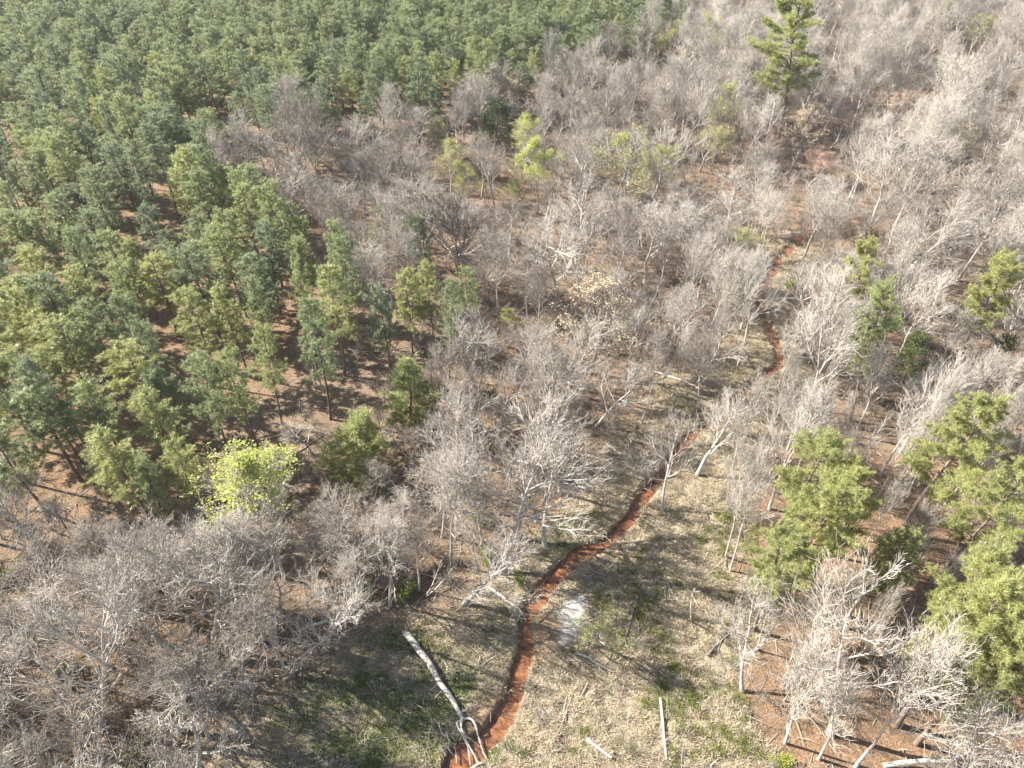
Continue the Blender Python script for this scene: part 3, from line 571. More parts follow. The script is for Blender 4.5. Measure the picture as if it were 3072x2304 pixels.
# ---------------------------------------------------------------- ground and creek
def axis(lo, d0, d1, hi, step, g=1.14):
    a = list(np.arange(d0, d1, step))
    s, v = step, d0
    L = []
    while v > lo: s = min(s * g, 60 if v < -330 else 5.); v -= s; L.append(v)
    s, v = step, a[-1]
    Rr = []
    while v < hi: s = min(s * g, 60 if v > 420 else 5.); v += s; Rr.append(v)
    return np.array(L[::-1] + a + Rr)
gx = axis(-900, -32, 46, 900, .3); gy = axis(-200, 18, 84, 1400, .3)
GX, GY = np.meshgrid(gx, gy)
fx_, fy_ = GX.ravel(), GY.ravel()
gzv = height(fx_, fy_)
ground = MB()
nx, ny = len(gx), len(gy)
ii, jj = np.meshgrid(np.arange(ny - 1), np.arange(nx - 1), indexing="ij")
q = ii * nx + jj
ground.add(np.stack([fx_, fy_, gzv], 1), np.concatenate([np.stack([q, q + 1, q + nx + 1], -1).reshape(-1, 3), np.stack([q, q + nx + 1, q + nx], -1).reshape(-1, 3)]))
me = ground.mesh("ground", ground_material())
def covers(x, y):
    dC = edge_dist(x, y, CK, False)
    mead = mask(x, y, MEADOW, 3., 2.0)
    mead = np.maximum(mead, np.clip(1.6 - dC / 3.5, 0, 1) * (y < 100))
    # green grows in damp patches: along the left bank, in the lower left of the meadow, by the creek bend
    g = (.6 * fbm(x / 2.6, y / 2.6, 41, 4) + .4 * fbm(x / .7, y / .7, 47, 3))
    damp = .16 + .30 * np.exp(-((x + 8) ** 2 / 80 + (y - 30) ** 2 / 60)) + .22 * np.exp(-((x - 6) ** 2 / 30 + (y - 49) ** 2 / 20)) + .18 * np.exp(-((x + 14) ** 2 / 60 + (y - 27) ** 2 / 30)) + .16 * np.exp(-((x - 24) ** 2 / 30 + (y - 65) ** 2 / 40)) + .08 * np.exp(-((x - 17) ** 2 / 20 + (y - 28) ** 2 / 60))
    green = np.clip((g - (.78 - damp)) * 5, 0, 1) * mead * .92
    sand = mask(x, y, SAND, .6, .3, 5)
    bank = np.maximum(mask(x, y, BANK, .9, .8, 6), mask(x, y, BANK2, .9, .8, 7)) * .9
    bank = np.maximum(bank, np.clip(1 - np.abs(dC - .25) / .35, 0, 1) * .5 * (fbm(x / 2, y / 2, 77) > .5))
    clay = np.maximum(np.clip(.1 - dC / .3, 0, 1) * .8, mask(x, y, MUD, 1.5, 1.5, 8) * .55)
    straw = np.maximum(mask(x, y, RUST, 4, 3, 4), mask(x, y, PINES, 4, 3, 5) * .8)
    straw = np.maximum(straw, np.clip((fbm(x / 18, y / 18, 91) - .5) * 5, 0, 1) * .7)
    return mead, green * (1 - sand), sand, straw, bank, clay
cv = covers(fx_, fy_)
for nm, k in (("cover", 0), ("cover_b", 3)):
    a = me.color_attributes.new(nm, "FLOAT_COLOR", "POINT")
    a.data.foreach_set("color", np.stack([cv[k], cv[k + 1], cv[k + 2], np.ones(len(fx_))], 1).astype(np.float32).ravel())
g_o = tag(put("ground", me), kind="structure")

wt = MB()
Pw = CK[:, :2]
Dw = np.gradient(Pw, axis=0); Dw /= np.linalg.norm(Dw, axis=1)[:, None]
Nw = np.stack([-Dw[:, 1], Dw[:, 0]], 1)
hw = (CK[:, 2] / 2 + .35)[:, None]
rows = [np.hstack([Pw + Nw * hw * s, np.full((len(Pw), 1), -.50)]) for s in (-1, -.33, .33, 1)]
V = np.stack(rows, 1); n_, k_ = V.shape[:2]
ii, jj = np.meshgrid(np.arange(n_ - 1), np.arange(k_ - 1), indexing="ij"); q = ii * k_ + jj
wt.add(V.reshape(-1, 3), np.concatenate([np.stack([q, q + 1, q + k_ + 1], -1).reshape(-1, 3), np.stack([q, q + k_ + 1, q + k_], -1).reshape(-1, 3)]))
tag(put("creek_water", wt.mesh("creek_water", water_material())), kind="structure")

# ---------------------------------------------------------------- tree growing
def unit(v): return v / (np.linalg.norm(v) + 1e-9)

def grow(g, p, d, L, r0, r1, n, trop=.1, jit=.2):
    P = [np.array(p, float)]; d = unit(np.array(d, float)); s = L / n
    for i in range(n):
        d = unit(d + g.normal(size=3) * jit + np.array([0, 0, trop]))
        P.append(P[-1] + d * s)
    return np.array(P), np.linspace(r0, r1, n + 1)

def at_t(P, t):
    f = t * (len(P) - 1); i = min(int(f), len(P) - 2)
    return P[i] + (P[i + 1] - P[i]) * (f - i), unit(P[i + 1] - P[i])

def side(g, d, ang, up=.0):
    a = np.cross(d, g.normal(size=3)); a = unit(a)
    return unit(d * math.cos(ang) + a * math.sin(ang) + np.array([0, 0, up]))

def bare(seed, style, fine=1.0, tw=1.0):
    """trunk, list of main limbs, crown of twigs, tips"""
    g = np.random.default_rng(seed)
    trunk, crown, limbs = MB(), MB(), []
    if style == "bs":
        H = 13.
        P, R = grow(g, (0, 0, -.3), (g.normal() * .08, g.normal() * .08, 1), H * .74, .18, .045, 9, .05, .09)
        nl = 9; lo, hi = .36, .98
    elif style == "bu":
        H = 15.
        P, R = grow(g, (0, 0, -.3), (g.normal() * .04, g.normal() * .04, 1), H * .90, .135, .03, 10, .10, .045)
        nl = 13; lo, hi = .42, .98
    elif style == "sapling":
        H = 6.
        P, R = grow(g, (0, 0, -.2), (g.normal() * .12, g.normal() * .12, 1), H * .85, .07, .02, 6, .08, .10)
        nl = 8; lo, hi = .25, .98
    R = R * (1 + .4 * np.exp(-np.arange(len(R)) * 1.3))
    trunk.tube(P, R, 8)
    p0s, p1s, p2s, rs = [], [], [], []
    tips = []
    def twig(p, d, L, r):
        d1 = unit(d + g.normal(size=3) * .14); d2 = unit(d1 + g.normal(size=3) * .22 + np.array([0, 0, .12]))
        a = p + d1 * L * .5; b = a + d2 * L * .5
        p0s.append(p); p1s.append(a); p2s.append(b); rs.append(r); tips.append(b)
        return a, b, d1, d2
    az = g.uniform(0, 6.28)
    for k in range(nl + 1):
        last = k == nl
        t = lo + (hi - lo) * ((k + g.uniform(-.3, .3)) / (nl - 1)) if not last else 1.
        t = min(max(t, .2), .995)
        p, d = at_t(P, t)
        az += 2.4 + g.normal() * .3
        if style == "bs":
            el = math.radians(g.uniform(20, 45) + 25 * (t - lo) / (hi - lo)); L = g.uniform(3.6, 5.6) * (1 - .45 * (t - lo) / (hi - lo)); r = .085 - .04 * t; tr, ji = .08, .17
        elif style == "bu":
            el = math.radians(g.uniform(42, 60) + 15 * (t - lo) / (hi - lo)); L = g.uniform(3.8, 5.8) * (1 - .40 * (t - lo) / (hi - lo)); r = .065 - .035 * t; tr, ji = .12, .09
        else:
            el = math.radians(g.uniform(35, 60)); L = g.uniform(1.4, 2.2) * (1 - .4 * t); r = .03; tr, ji = .1, .2
        dd = np.array([math.cos(az) * math.cos(el), math.sin(az) * math.cos(el), math.sin(el)])
        if last: dd, L = d, L * .9
        lb = MB()
        LP, LR = grow(g, p, dd, L, r, .025, 7, tr, ji)
        lb.tube(LP, LR, 5)
        n2 = int((8 if style != "sapling" else 5) * fine)
        for j in range(n2 + 1):
            tt = .18 + .8 * (j + g.uniform(0, .7)) / n2 if j < n2 else .99
            p2, d2 = at_t(LP, min(tt, .99))
            L2 = L * g.uniform(.42, .64) * (1.15 - .5 * tt)
            SP, SR = grow(g, p2, side(g, d2, math.radians(g.uniform(22, 44)), .18) if j < n2 else d2, L2, max(.034 - .014 * tt, .018), .012, 4, tr * .8, ji * .7)
            (lb if style == "bs" and j % 2 == 0 else crown).tube(SP, SR * tw, 4)
            n3 = int(5 * fine) if style != "sapling" else 3
            for m in range(n3):
                t3 = .25 + .75 * (m + g.uniform(0, .6)) / n3
                p3, d3 = at_t(SP, min(t3, .99))
                L3 = L2 * g.uniform(.45, .75)
                a, b, e1, e2 = twig(p3, side(g, d3, math.radians(g.uniform(18, 40)), .12), L3, .014 * tw)
                for u in range(2):
                    f = g.uniform(.3, 1)
                    pp = p3 + (a - p3) * min(f * 2, 1) if f < .5 else a + (b - a) * (f * 2 - 1)
                    twig(pp, side(g, e2, math.radians(g.uniform(20, 45)), .1), L3 * g.uniform(.4, .7), .011 * tw)
        limbs.append(lb)
    crown.twigs(np.array(p0s), np.array(p1s), np.array(p2s), np.array(rs))
    return trunk, limbs, crown, np.array(tips), H

def tufts(mb, C, D, g, n, L, w):
    """needle tufts at centres C pointing roughly along D"""
    C = np.repeat(C, n, 0); D = np.repeat(D, n, 0)
    d = D * .75 + g.normal(size=C.shape) * .6
    mb.blades(C + g.normal(size=C.shape) * .05, d, g.uniform(.75, 1.2, len(C)) * L, w, g)

def pine(seed, style):
    g = np.random.default_rng(seed)
    trunk, crown = MB(), MB()
    C, D = [], []
    if style == "pp": H, base, nb, rmax, r0 = 16., .43, 56, 2.35, .15
    elif style == "pm": H, base, nb, rmax, r0 = 20., .40, 58, 3.5, .25
    else: H, base, nb, rmax, r0 = 10., .10, 60, 2.3, .15
    P, R = grow(g, (0, 0, -.3), (g.normal() * .02, g.normal() * .02, 1), H * .97, r0, .03, 12, .06, .018 if style == "pp" else .03)
    R = R * (1 + .35 * np.exp(-np.arange(len(R)) * 1.6))
    trunk.tube(P, R, 7)
    az = g.uniform(0, 6.28)
    lob = g.uniform(0, 6.28)
    for k in range(nb):
        u = (k + g.uniform(-.4, .4)) / nb; u = min(max(u, 0), 1)
        t = base + (1 - base) * u * .99
        p, d = at_t(P, min(t, .995))
        az += 2.4 + g.normal() * .5
        prof = math.sqrt(max(1 - ((u - .34) / (.70 if u > .34 else .42)) ** 2, .05))
        if style == "pm": prof = min(1, .55 + u * 1.2) * math.sqrt(max(1 - (max(u - .35, 0) / .68) ** 2, .06))
        if style == "py": prof = (min(u / .15, 1)) ** .5 * (1 - max(u - .2, 0) / .8 * .8)
        L = rmax * prof * g.uniform(.6, 1.15) * (1 + .18 * math.cos(az - lob))
        if style == "pm" and g.uniform() < .2: L *= .45
        el = math.radians(-10 + 58 * u ** 1.4 + g.normal() * 9)
        dd = np.array([math.cos(az) * math.cos(el), math.sin(az) * math.cos(el), math.sin(el)])
        BP, BR = grow(g, p, dd, max(L, .3), .035 if style != "pm" else .06, .012, 4, .09, .12)
        trunk.tube(BP, BR, 3)
        nt_ = max(4, int((9 if style == "pp" else 10) * L / (1.6 if style != "pm" else 1.25)))
        for j in range(nt_):
            tt = .28 + .72 * (j + g.uniform(0, 1)) / nt_
            p2, d2 = at_t(BP, min(tt, .99))
            o = side(g, d2, math.radians(g.uniform(20, 70)), .25)
            q = p2 + o * g.uniform(.1, .42) * (1.3 if style == "pm" else 1.0)
            C.append(q); D.append(unit(o + np.array([0, 0, .35])))
            if style != "pp" or j % 2 == 0:
                C.append(q + g.normal(size=3) * .2); D.append(unit(o + np.array([0, 0, .5])))
    nd = 9 if style == "pp" else 5
    if style != "py":
        for k in range(nd):                                     # dead stubs under the crown
            p, d = at_t(P, g.uniform(.22, base))
            a = g.uniform(0, 6.28)
            BP, BR = grow(g, p, (math.cos(a), math.sin(a), g.uniform(-.4, .2)), g.uniform(.5, 1.5), .022, .008, 2, -.03, .2)
            trunk.tube(BP, BR, 3)
    tufts(crown, np.array(C), np.array(D), g, 17, .34 if style != "pm" else .36, .048)
    return trunk, crown, H

def evergreen(seed):
    g = np.random.default_rng(seed); H = 10.
    trunk, crown = MB(), MB()
    P, R = grow(g, (0, 0, -.3), (0, 0, 1), H * .93, .2, .04, 8, .05, .06)
    trunk.tube(P, R, 7)
    C, D = [], []
    az = 0
    for k in range(46):
        u = k / 46; p, d = at_t(P, .36 + .62 * u); az += 2.4 + g.normal() * .4
        L = 3.0 * math.sqrt(max(1 - u ** 2.2, .05)) * g.uniform(.65, 1.1); el = math.radians(2 + 50 * u)
        BP, BR = grow(g, p, (math.cos(az) * math.cos(el), math.sin(az) * math.cos(el), math.sin(el)), L, .05, .012, 5, .05, .15)
        trunk.tube(BP, BR, 3)
        for j in range(int(12 * L / 2) + 4):
            p2, d2 = at_t(BP, min(.3 + .7 * g.uniform(), .99)); o = side(g, d2, 1.0, .2)
            C.append(p2 + o * g.uniform(.1, .5)); D.append(unit(o + np.array([0, 0, .6])))
    C = np.repeat(np.array(C), 9, 0); D = np.repeat(np.array(D), 9, 0)
    crown.leaves(C + g.normal(size=C.shape) * .16, D + g.normal(size=C.shape) * .7, g.uniform(.1, .2, len(C)), g)
    return trunk, crown, H

def shrub_bare(seed):
    g = np.random.default_rng(seed); mb = MB(); a0, a1, a2, rr = [], [], [], []
    for k in range(int(g.integers(5, 9))):
        az = g.uniform(0, 6.28); el = g.uniform(.7, 1.4)
        P, R = grow(g, (g.normal() * .15, g.normal() * .15, -.1), (math.cos(az) * math.cos(el), math.sin(az) * math.cos(el), math.sin(el)), g.uniform(1.4, 2.8), .022, .01, 5, .06, .2)
        mb.tube(P, R, 3)
        for j in range(9):
            p, d = at_t(P, g.uniform(.25, .99)); o = side(g, d, g.uniform(.4, 1.0), .2); L = g.uniform(.4, .9)
            m = p + o * L * .5; a0.append(p); a1.append(m); a2.append(m + unit(o + g.normal(size=3) * .4) * L * .5); rr.append(.012)
            for u in range(2):
                o2 = side(g, o, .8, .2); a0.append(m); a1.append(m + o2 * .2); a2.append(m + o2 * .2 + side(g, o2, .4) * .2); rr.append(.009)
    mb.twigs(np.array(a0), np.array(a1), np.array(a2), np.array(rr))
    return mb

def tuft(seed, n, L, spread, w):
    g = np.random.default_rng(seed); mb = MB()
    b = np.stack([g.normal(size=n) * spread * .35, g.normal(size=n) * spread * .35, np.full(n, -.05)], 1)
    a = g.uniform(0, 6.28, n); lean = g.uniform(.2, 1.5, n)
    d = np.stack([np.cos(a) * lean, np.sin(a) * lean, np.ones(n)], 1)
    d /= np.linalg.norm(d, axis=1)[:, None]
    ln_ = g.uniform(.6, 1.2, n) * L
    mid = b + d * ln_[:, None] * .55
    mb.blades(b, d, ln_ * .6, w * 1.2, g)
    d2 = d.copy(); d2[:, 2] -= g.uniform(.3, 1.3, n)
    mb.blades(mid - d * .03, d2, ln_ * .5, w, g)
    return mb

# ---------------------------------------------------------------- variants of each kind, built once
class Kind: pass
def keep(name, H, parts, limbs=None):
    k = Kind(); k.name = name; k.H = H
    k.parts = [(pn, mb.mesh(name + " " + pn, mat)) for pn, mb, mat in parts]
    if limbs: k.crown_all = joined([(mb, mat) for pn, mb, mat in parts if pn == "crown"] + [(lb, M_BARK) for lb in limbs], name + " crown")
    k.limbs = [lb.mesh(name + " limb", M_BARK) for lb in limbs] if limbs else None
    k.all = joined([(mb, mat) for pn, mb, mat in parts] + [(lb, M_BARK) for lb in (limbs or [])], name + " whole")
    return k

KINDS = {}
for st, nv in (("pp", 7), ("pm", 4), ("py", 2)):
    KINDS[st] = []
    for i in range(nv):
        t, c, H = pine(100 + i * 7 + len(st) + ord(st[1]), st)
        KINDS[st].append(keep("pine", H, [("trunk", t, M_PBARK), ("crown", c, M_NEEDLE)]))
t, c, H = evergreen(5); KINDS["ev"] = [keep("evergreen", H, [("trunk", t, M_PBARK), ("crown", c, M_EVER)])]
for st, nv in (("bs", 6), ("bu", 6), ("lf", 2), ("lh", 2), ("bd", 2)):
    KINDS[st] = []
    for i in range(nv):
        sd = 300 + i * 13 + ord(st[0]) * 3 + ord(st[1])
        shape = st if st[0] == "b" and st != "bd" else ("bs" if (i % 2 == 0 or st == "bd") else "bu")
        t, lb, c, tips, H = bare(sd, shape, 1.1, 1.15)
        parts = [("trunk", t, M_BARK), ("crown", c, M_TWIG)]
        if st in ("lf", "lh", "bd"):
            g = np.random.default_rng(sd); f = MB()
            tips = tips[vnoise(tips[:, 0] * 1.1 + 7, tips[:, 1] * 1.1 + tips[:, 2] * .9, 3) > (.46 if st == "lf" else .3)]
            sel = tips[g.uniform(size=len(tips)) < {"lf": .8, "lh": .65, "bd": .55}[st]]
            rep, sz = {"lf": (10, .13), "lh": (5, .15), "bd": (6, .14)}[st]
            b = np.repeat(sel, rep, 0); b = b + g.normal(size=b.shape) * .16
            f.leaves(b, g.normal(size=b.shape) + np.array([0, 0, .6]), g.uniform(.6, 1.3, len(b)) * sz, g)
            parts.append(("foliage" if st != "bd" else "buds", f, M_LIME if st != "bd" else M_BUD))
        KINDS[st].append(keep("tree", H, parts, lb))
KINDS["sapling"] = []
for i in range(4):
    t, lb, c, tips, H = bare(900 + i, "sapling"); KINDS["sapling"].append(keep("sapling", H, [("trunk", t, M_BARK), ("crown", c, M_TWIG)], lb))

NAME = {"pp": ("pine_tree", "pine tree"), "pm": ("pine_tree", "pine tree"), "py": ("pine_tree", "pine tree"), "ev": ("evergreen_tree", "evergreen tree"),
        "bs": ("bare_tree", "bare tree"), "bu": ("bare_tree", "bare tree"), "lf": ("leafing_tree", "leafing tree"), "lh": ("leafing_tree", "leafing tree"), "bd": ("budding_tree", "budding tree")}
TAKEN = []
rs = random.Random(3)
def plant(kind, x, y, h, lean, w, tone, label, group, limbs=False):
    kd = rs.choice(KINDS[kind])
    nm, cat = NAME[kind]
    s = h / kd.H; sxy = w * s ** .7
    th = math.atan2(lean, h)
    root = bpy.data.objects.new(nm, None); ROOT.objects.link(root)
    root.empty_display_size = .5
    root.matrix_world = (Matrix.Translation((x, y, gz(x, y) - .05)) @ Matrix.Rotation(th, 4, "Y") @ Matrix.Rotation(rs.gauss(0, .02), 4, "X")
                         @ Matrix.Rotation(rs.uniform(0, 6.283), 4, "Z") @ Matrix.Diagonal((sxy, sxy, s, 1)))
    tag(root, label, cat, group)
    for pn, me in kd.parts:
        put(pn, kd.crown_all if (pn == "crown" and kd.limbs and not limbs) else me, root, tone)
    if kd.limbs:
        if limbs:
            for lm in kd.limbs: put("limb", lm, root, tone)
    TAKEN.append((x, y))
    return root
GROUP = {"pp": "pines of the stand", "pm": "old pines among the bare woods", "py": "young pines", "ev": "evergreen trees", "bs": "bare trees of the bottomland",
         "bu": "bare trees of the bottomland", "lf": "trees in new lime leaf", "lh": "trees in new lime leaf", "bd": "trees in red and orange bud"}
for kind, x, y, h, l, w, tone, lab in HERO:
    plant(kind, x, y, h, l, w, tone, lab, GROUP[kind], kind in ("bs", "bu") and y < 100)

# ---------------------------------------------------------------- the rest of the woods
def darts(n, box, ok, dmin, keepers, seed):
    g = np.random.default_rng(seed)
    cell = 6.0
    grid = {}
    def add(x, y): grid.setdefault((int(x // cell), int(y // cell)), []).append((x, y))
    for p in keepers: add(*p[:2])
    X = g.uniform(box[0], box[1], n); Y = g.uniform(box[2], box[3], n)
    good = ok(X, Y)
    out = []
    for x, y in zip(X[good], Y[good]):
        c, r = int(x // cell), int(y // cell)
        if all((x - a) ** 2 + (y - b) ** 2 > dmin ** 2 for i in (-1, 0, 1) for j in (-1, 0, 1) for a, b in grid.get((c + i, r + j), ())):
            add(x, y); out.append((float(x), float(y)))
    return out

def visible_px(x, y, z):
    c, s = math.cos(math.radians(40)), math.sin(math.radians(40))
    dz = z - H_CAM
    f = y * c - dz * s; v = y * s + dz * c
    return 1536 + 2130 * x / f, 1152 - 2130 * v / f
def in_frame(x, y, top, m=30):
    u0, v0 = visible_px(x, y, 0.); u1, v1 = visible_px(x, y, top)
    return (np.maximum(u0, u1) > -m) & (np.minimum(u0, u1) < 3072 + m) & (v0 > -m) & (v1 < 2304 + m)
def frame_ok(x, y): return (np.abs(x + 6) < .68 * y + 42) & (y > 12)

pine_ok = lambda x, y: inside(x, y, PINES) & frame_ok(x, y) & ~inside(x, y, CLEARING) & ~inside(x, y, GAP) & (~inside(x, y, FARGAP) | (vnoise(x, y, 5) > .8)) & (fbm(x / 9, y / 9, 55, 2) < .62)
pines = darts(30000, (-260, 70, 40, 292), pine_ok, 3.9, TAKEN, 1)
bare_ok = lambda x, y: frame_ok(x, y) & ~((y < 24.5) & (x > -27) & (x < 21)) & ~inside(x, y, PINES) & ~inside(x, y, CLEARING) & (~inside(x, y, MEADOW) | ((y > 57) & (vnoise(x / 2.5, y / 2.5, 71) > .55) & (edge_dist(x, y, CK, False) > 1.6))) & (~inside(x, y, RUST) | (vnoise(x / 2, y / 2, 8) > .4)) & (fbm(x / 11, y / 11, 66, 2) < .64)
bares = darts(6000, (-60, 12, 12, 62), lambda x, y: bare_ok(x, y) & (x < 8), 2.9, TAKEN, 3)
bares += darts(14000, (-60, 130, 12, 95), bare_ok, 3.7, TAKEN + bares, 2)
bares += darts(26000, (-70, 260, 90, 330), bare_ok, 5.0, TAKEN + bares, 12)

SPECIAL = [(x, y, hh, w) for k, x, y, hh, l, w, t_, lb in HERO if k not in ("bs", "bu", "pp")]
def allowed(x, y):
    """how tall a tree may stand here without hiding one of the few green or red trees behind it"""
    a = 99.
    for sx, sy, hh, w in SPECIAL:
        D = math.hypot(sx, sy); ux, uy = sx / D, sy / D
        t = x * ux + y * uy; lat = abs(x * uy - y * ux)
        if t < D + .5 and lat < 1.4 + 2.2 * w:
            a = min(a, H_CAM + (.38 * hh - H_CAM) * t / D)
    return a
def split_by_size(pts, top, n):
    P = np.array(pts)
    vis = in_frame(P[:, 0], P[:, 1], top)
    d = np.hypot(P[:, 1], H_CAM - top)
    order = np.argsort(np.where(vis, d, 1e6 + d))
    return [pts[i] for i in order[:n]], [pts[i] for i in order[n:]]
n_pine_hero = sum(1 for k in HERO if k[0] in ("pp", "pm", "py")); n_bare_hero = sum(1 for k in HERO if k[0] in ("bs", "bu"))
near_p, far_p = split_by_size(pines, 15, 300 - n_pine_hero)
bares = [p for p in bares if allowed(*p) > 5.]
near_b, far_b = split_by_size([p for p in bares], 12, 300 - n_bare_hero)

REST = []
def word(t, names): return names[0] if t < .34 else names[1] if t < .67 else names[2]
for x, y in near_p:
    tone = min(max(.30 + .42 * (fbm(x / 16, y / 16, 17, 2) - .5) * 2 + rs.gauss(0, .2) + (.1 if y < 90 else 0), 0), 1)
    h = rs.gauss(15.3, 1.7); w = min(max(rs.gauss(1.22, .22), .8), 1.75)
    e = float(edge_dist(np.array([x]), np.array([y]), PINES)[0])
    zone = ("on the hardwood side of the stand" if e < 9 and x > -60 else "in the lower left corner of the stand" if y < 75 else
            "left of the straw clearing in the stand" if y < 95 else "in the middle depth of the pine stand" if y < 125 else "deep in the pine stand above the dark gap")
    lab = f"{word(tone, ('blue-green', 'mid-green', 'yellow-green'))} {'slender' if w < 1.1 else 'full-crowned' if w < 1.4 else 'broad'} pine {zone}"
    o = plant("pp", x, y, h, rs.gauss(0, .3), w, tone, lab, "pines of the stand")
    REST.append((o, lab.split(" pine ")[0] + " pine", x, y, h))
for x, y in near_b:
    right = x > 26 + max(0, y - 90) * .1
    st = "bu" if rs.random() < (.78 if right else .40) else "bs"
    tone = min(max(rs.gauss(.82 if right else .62, .16), .05), 1)
    h = rs.gauss(13.5, 2.4) if right else rs.gauss(11.0, 2.2)
    if y < 60 and x < 0: h = rs.gauss(10.2, 1.8) + (2.0 if x > -14 or y < 36 else 0)
    rust = bool(inside(np.array([x]), np.array([y]), RUST)[0])
    if rust: st = "bu"; h = rs.gauss(11.5, 2.5)
    if -17 < x < 5 and y < 56:
        st = "bu" if rs.random() < .6 else "bs"; h = rs.gauss(14, 1.5)
    if x < -8 and 44 < y < 78: h = rs.gauss(5.0, .8)
    if y > 90: h = rs.gauss(13.5, 2.2)
    h = max(min(h, allowed(x, y)), 4.)
    w = min(max(rs.gauss(1.22, .16), .85), 1.7) * (.5 if rust else 1.25 if y > 90 else 1.15 if y < 60 and x < -17 else 1)
    zone = ("on the rust-brown striped floor at the right" if bool(inside(np.array([x]), np.array([y]), RUST)[0]) else "in the thicket below the straw clearing" if y < 60 and x < 0 else
            "in the central thicket left of the creek" if y < 90 and x < 26 else "in the woods right of the creek" if y < 110 and x >= 26 else
            "between the slender pines and the lime trees" if x < 26 else "behind the budding trees to the right")
    lab = f"{word(tone, ('brownish', 'pale grey', 'whitish'))} {'tall' if h > 13 else 'low' if h < 8.5 else 'middling'} {'upright' if st == 'bu' else 'spreading'} bare tree {zone}"
    o = plant(st, x, y, h, rs.gauss(0, .7), w, tone, lab, "bare trees of the bottomland", y < 62)
    REST.append((o, lab.split(" bare tree ")[0] + " bare tree", x, y, h))

# say where each stands by the nearest thing one can find
MARKS = [("bright lime-yellow leafing", "the bright lime-yellow tree"), ("great white spreading", "the great white creek-bank tree"), ("broad yellow-green pine", "the broad yellow-green pine"),
    ("bushy bright green", "the bushy green young pine"), ("broad open-branched", "the broad open-branched pine"), ("dark domed evergreen", "the dark domed evergreen"),
    ("round lime-green leafing", "the round lime-green tree"), ("great old pine", "the great old pine"), ("golden-tipped", "the golden-tipped tree"), ("tall ragged pine", "the tall ragged pine"),
    ("big bright pine with layered", "the layered bright pine"), ("domed pine in", "the near right pine clump"), ("white V-forked", "the white V-forked tree"), ("small blue-grey tree", "the blue-grey creek-side tree"),
    ("powdery blue-green pine", "the powdery blue-green pine"), ("third of the row", "the slender pine row"), ("small coral budding", "the pink and orange budding group"), ("tan-tipped round", "the tan-tipped round tree"),
    ("leaning pine with a dark", "the leaning dark-flanked pine"), ("slanting lime column", "the slanting lime column"), ("white sprawling tree", "the white sprawling tree"), ("round brown-grey", "the round brown-grey tree"),
    ("huge lowermost", "the huge lowermost pine"), ("tall white forked tree", "the largest white forked tree"), ("small pine at the stand tip", "the pine stand tip"), ("large billowing", "the large billowing pine"),
    ("left of the twin", "the twin long-stemmed pines"), ("tall half-leafed", "the tall half-leafed tree"), ("tallest white upright", "the tallest white upright tree"), ("last tall pine", "the stand right end"),
    ("tall pine whose long", "the tall pine beside the gap"), ("twin-topped", "the lone twin-topped pine"), ("upright fan-branched", "the fan-branched tree"), ("washed yellow", "the washed yellow tree")]
MK = []
for k, x, y, hh, l, w, t_, lb in HERO:
    for a, nm in MARKS:
        if lb.startswith(a):
            u, v = visible_px(x, y, hh * .7); MK.append((float(u), float(v), nm))
byl = {}
for o, what, x, y, h in REST:
    u, v = visible_px(x, y, h * .7)
    d, mu, mv, nm = min(((u - a) ** 2 + (v - c) ** 2, a, c, n) for a, c, n in MK)
    if d > 520 ** 2: continue
    du, dv = u - mu, v - mv
    rel = ("to the right of" if du > 0 else "to the left of") if abs(du) > abs(dv) else ("above" if dv < 0 else "below")
    byl.setdefault((what, rel, nm), []).append((d, o))
for (what, rel, nm), L in byl.items():
    L.sort(key=lambda q: q[0])
    if len(L) > 4: L = L[:4]
    for i, (d, o) in enumerate(L):
        lab = f"{['nearest ', 'second ', 'third ', 'fourth '][i] if len(L) > 1 else ''}{what} {rel} {nm}"
        if len(lab.split()) <= 16: o["label"] = lab

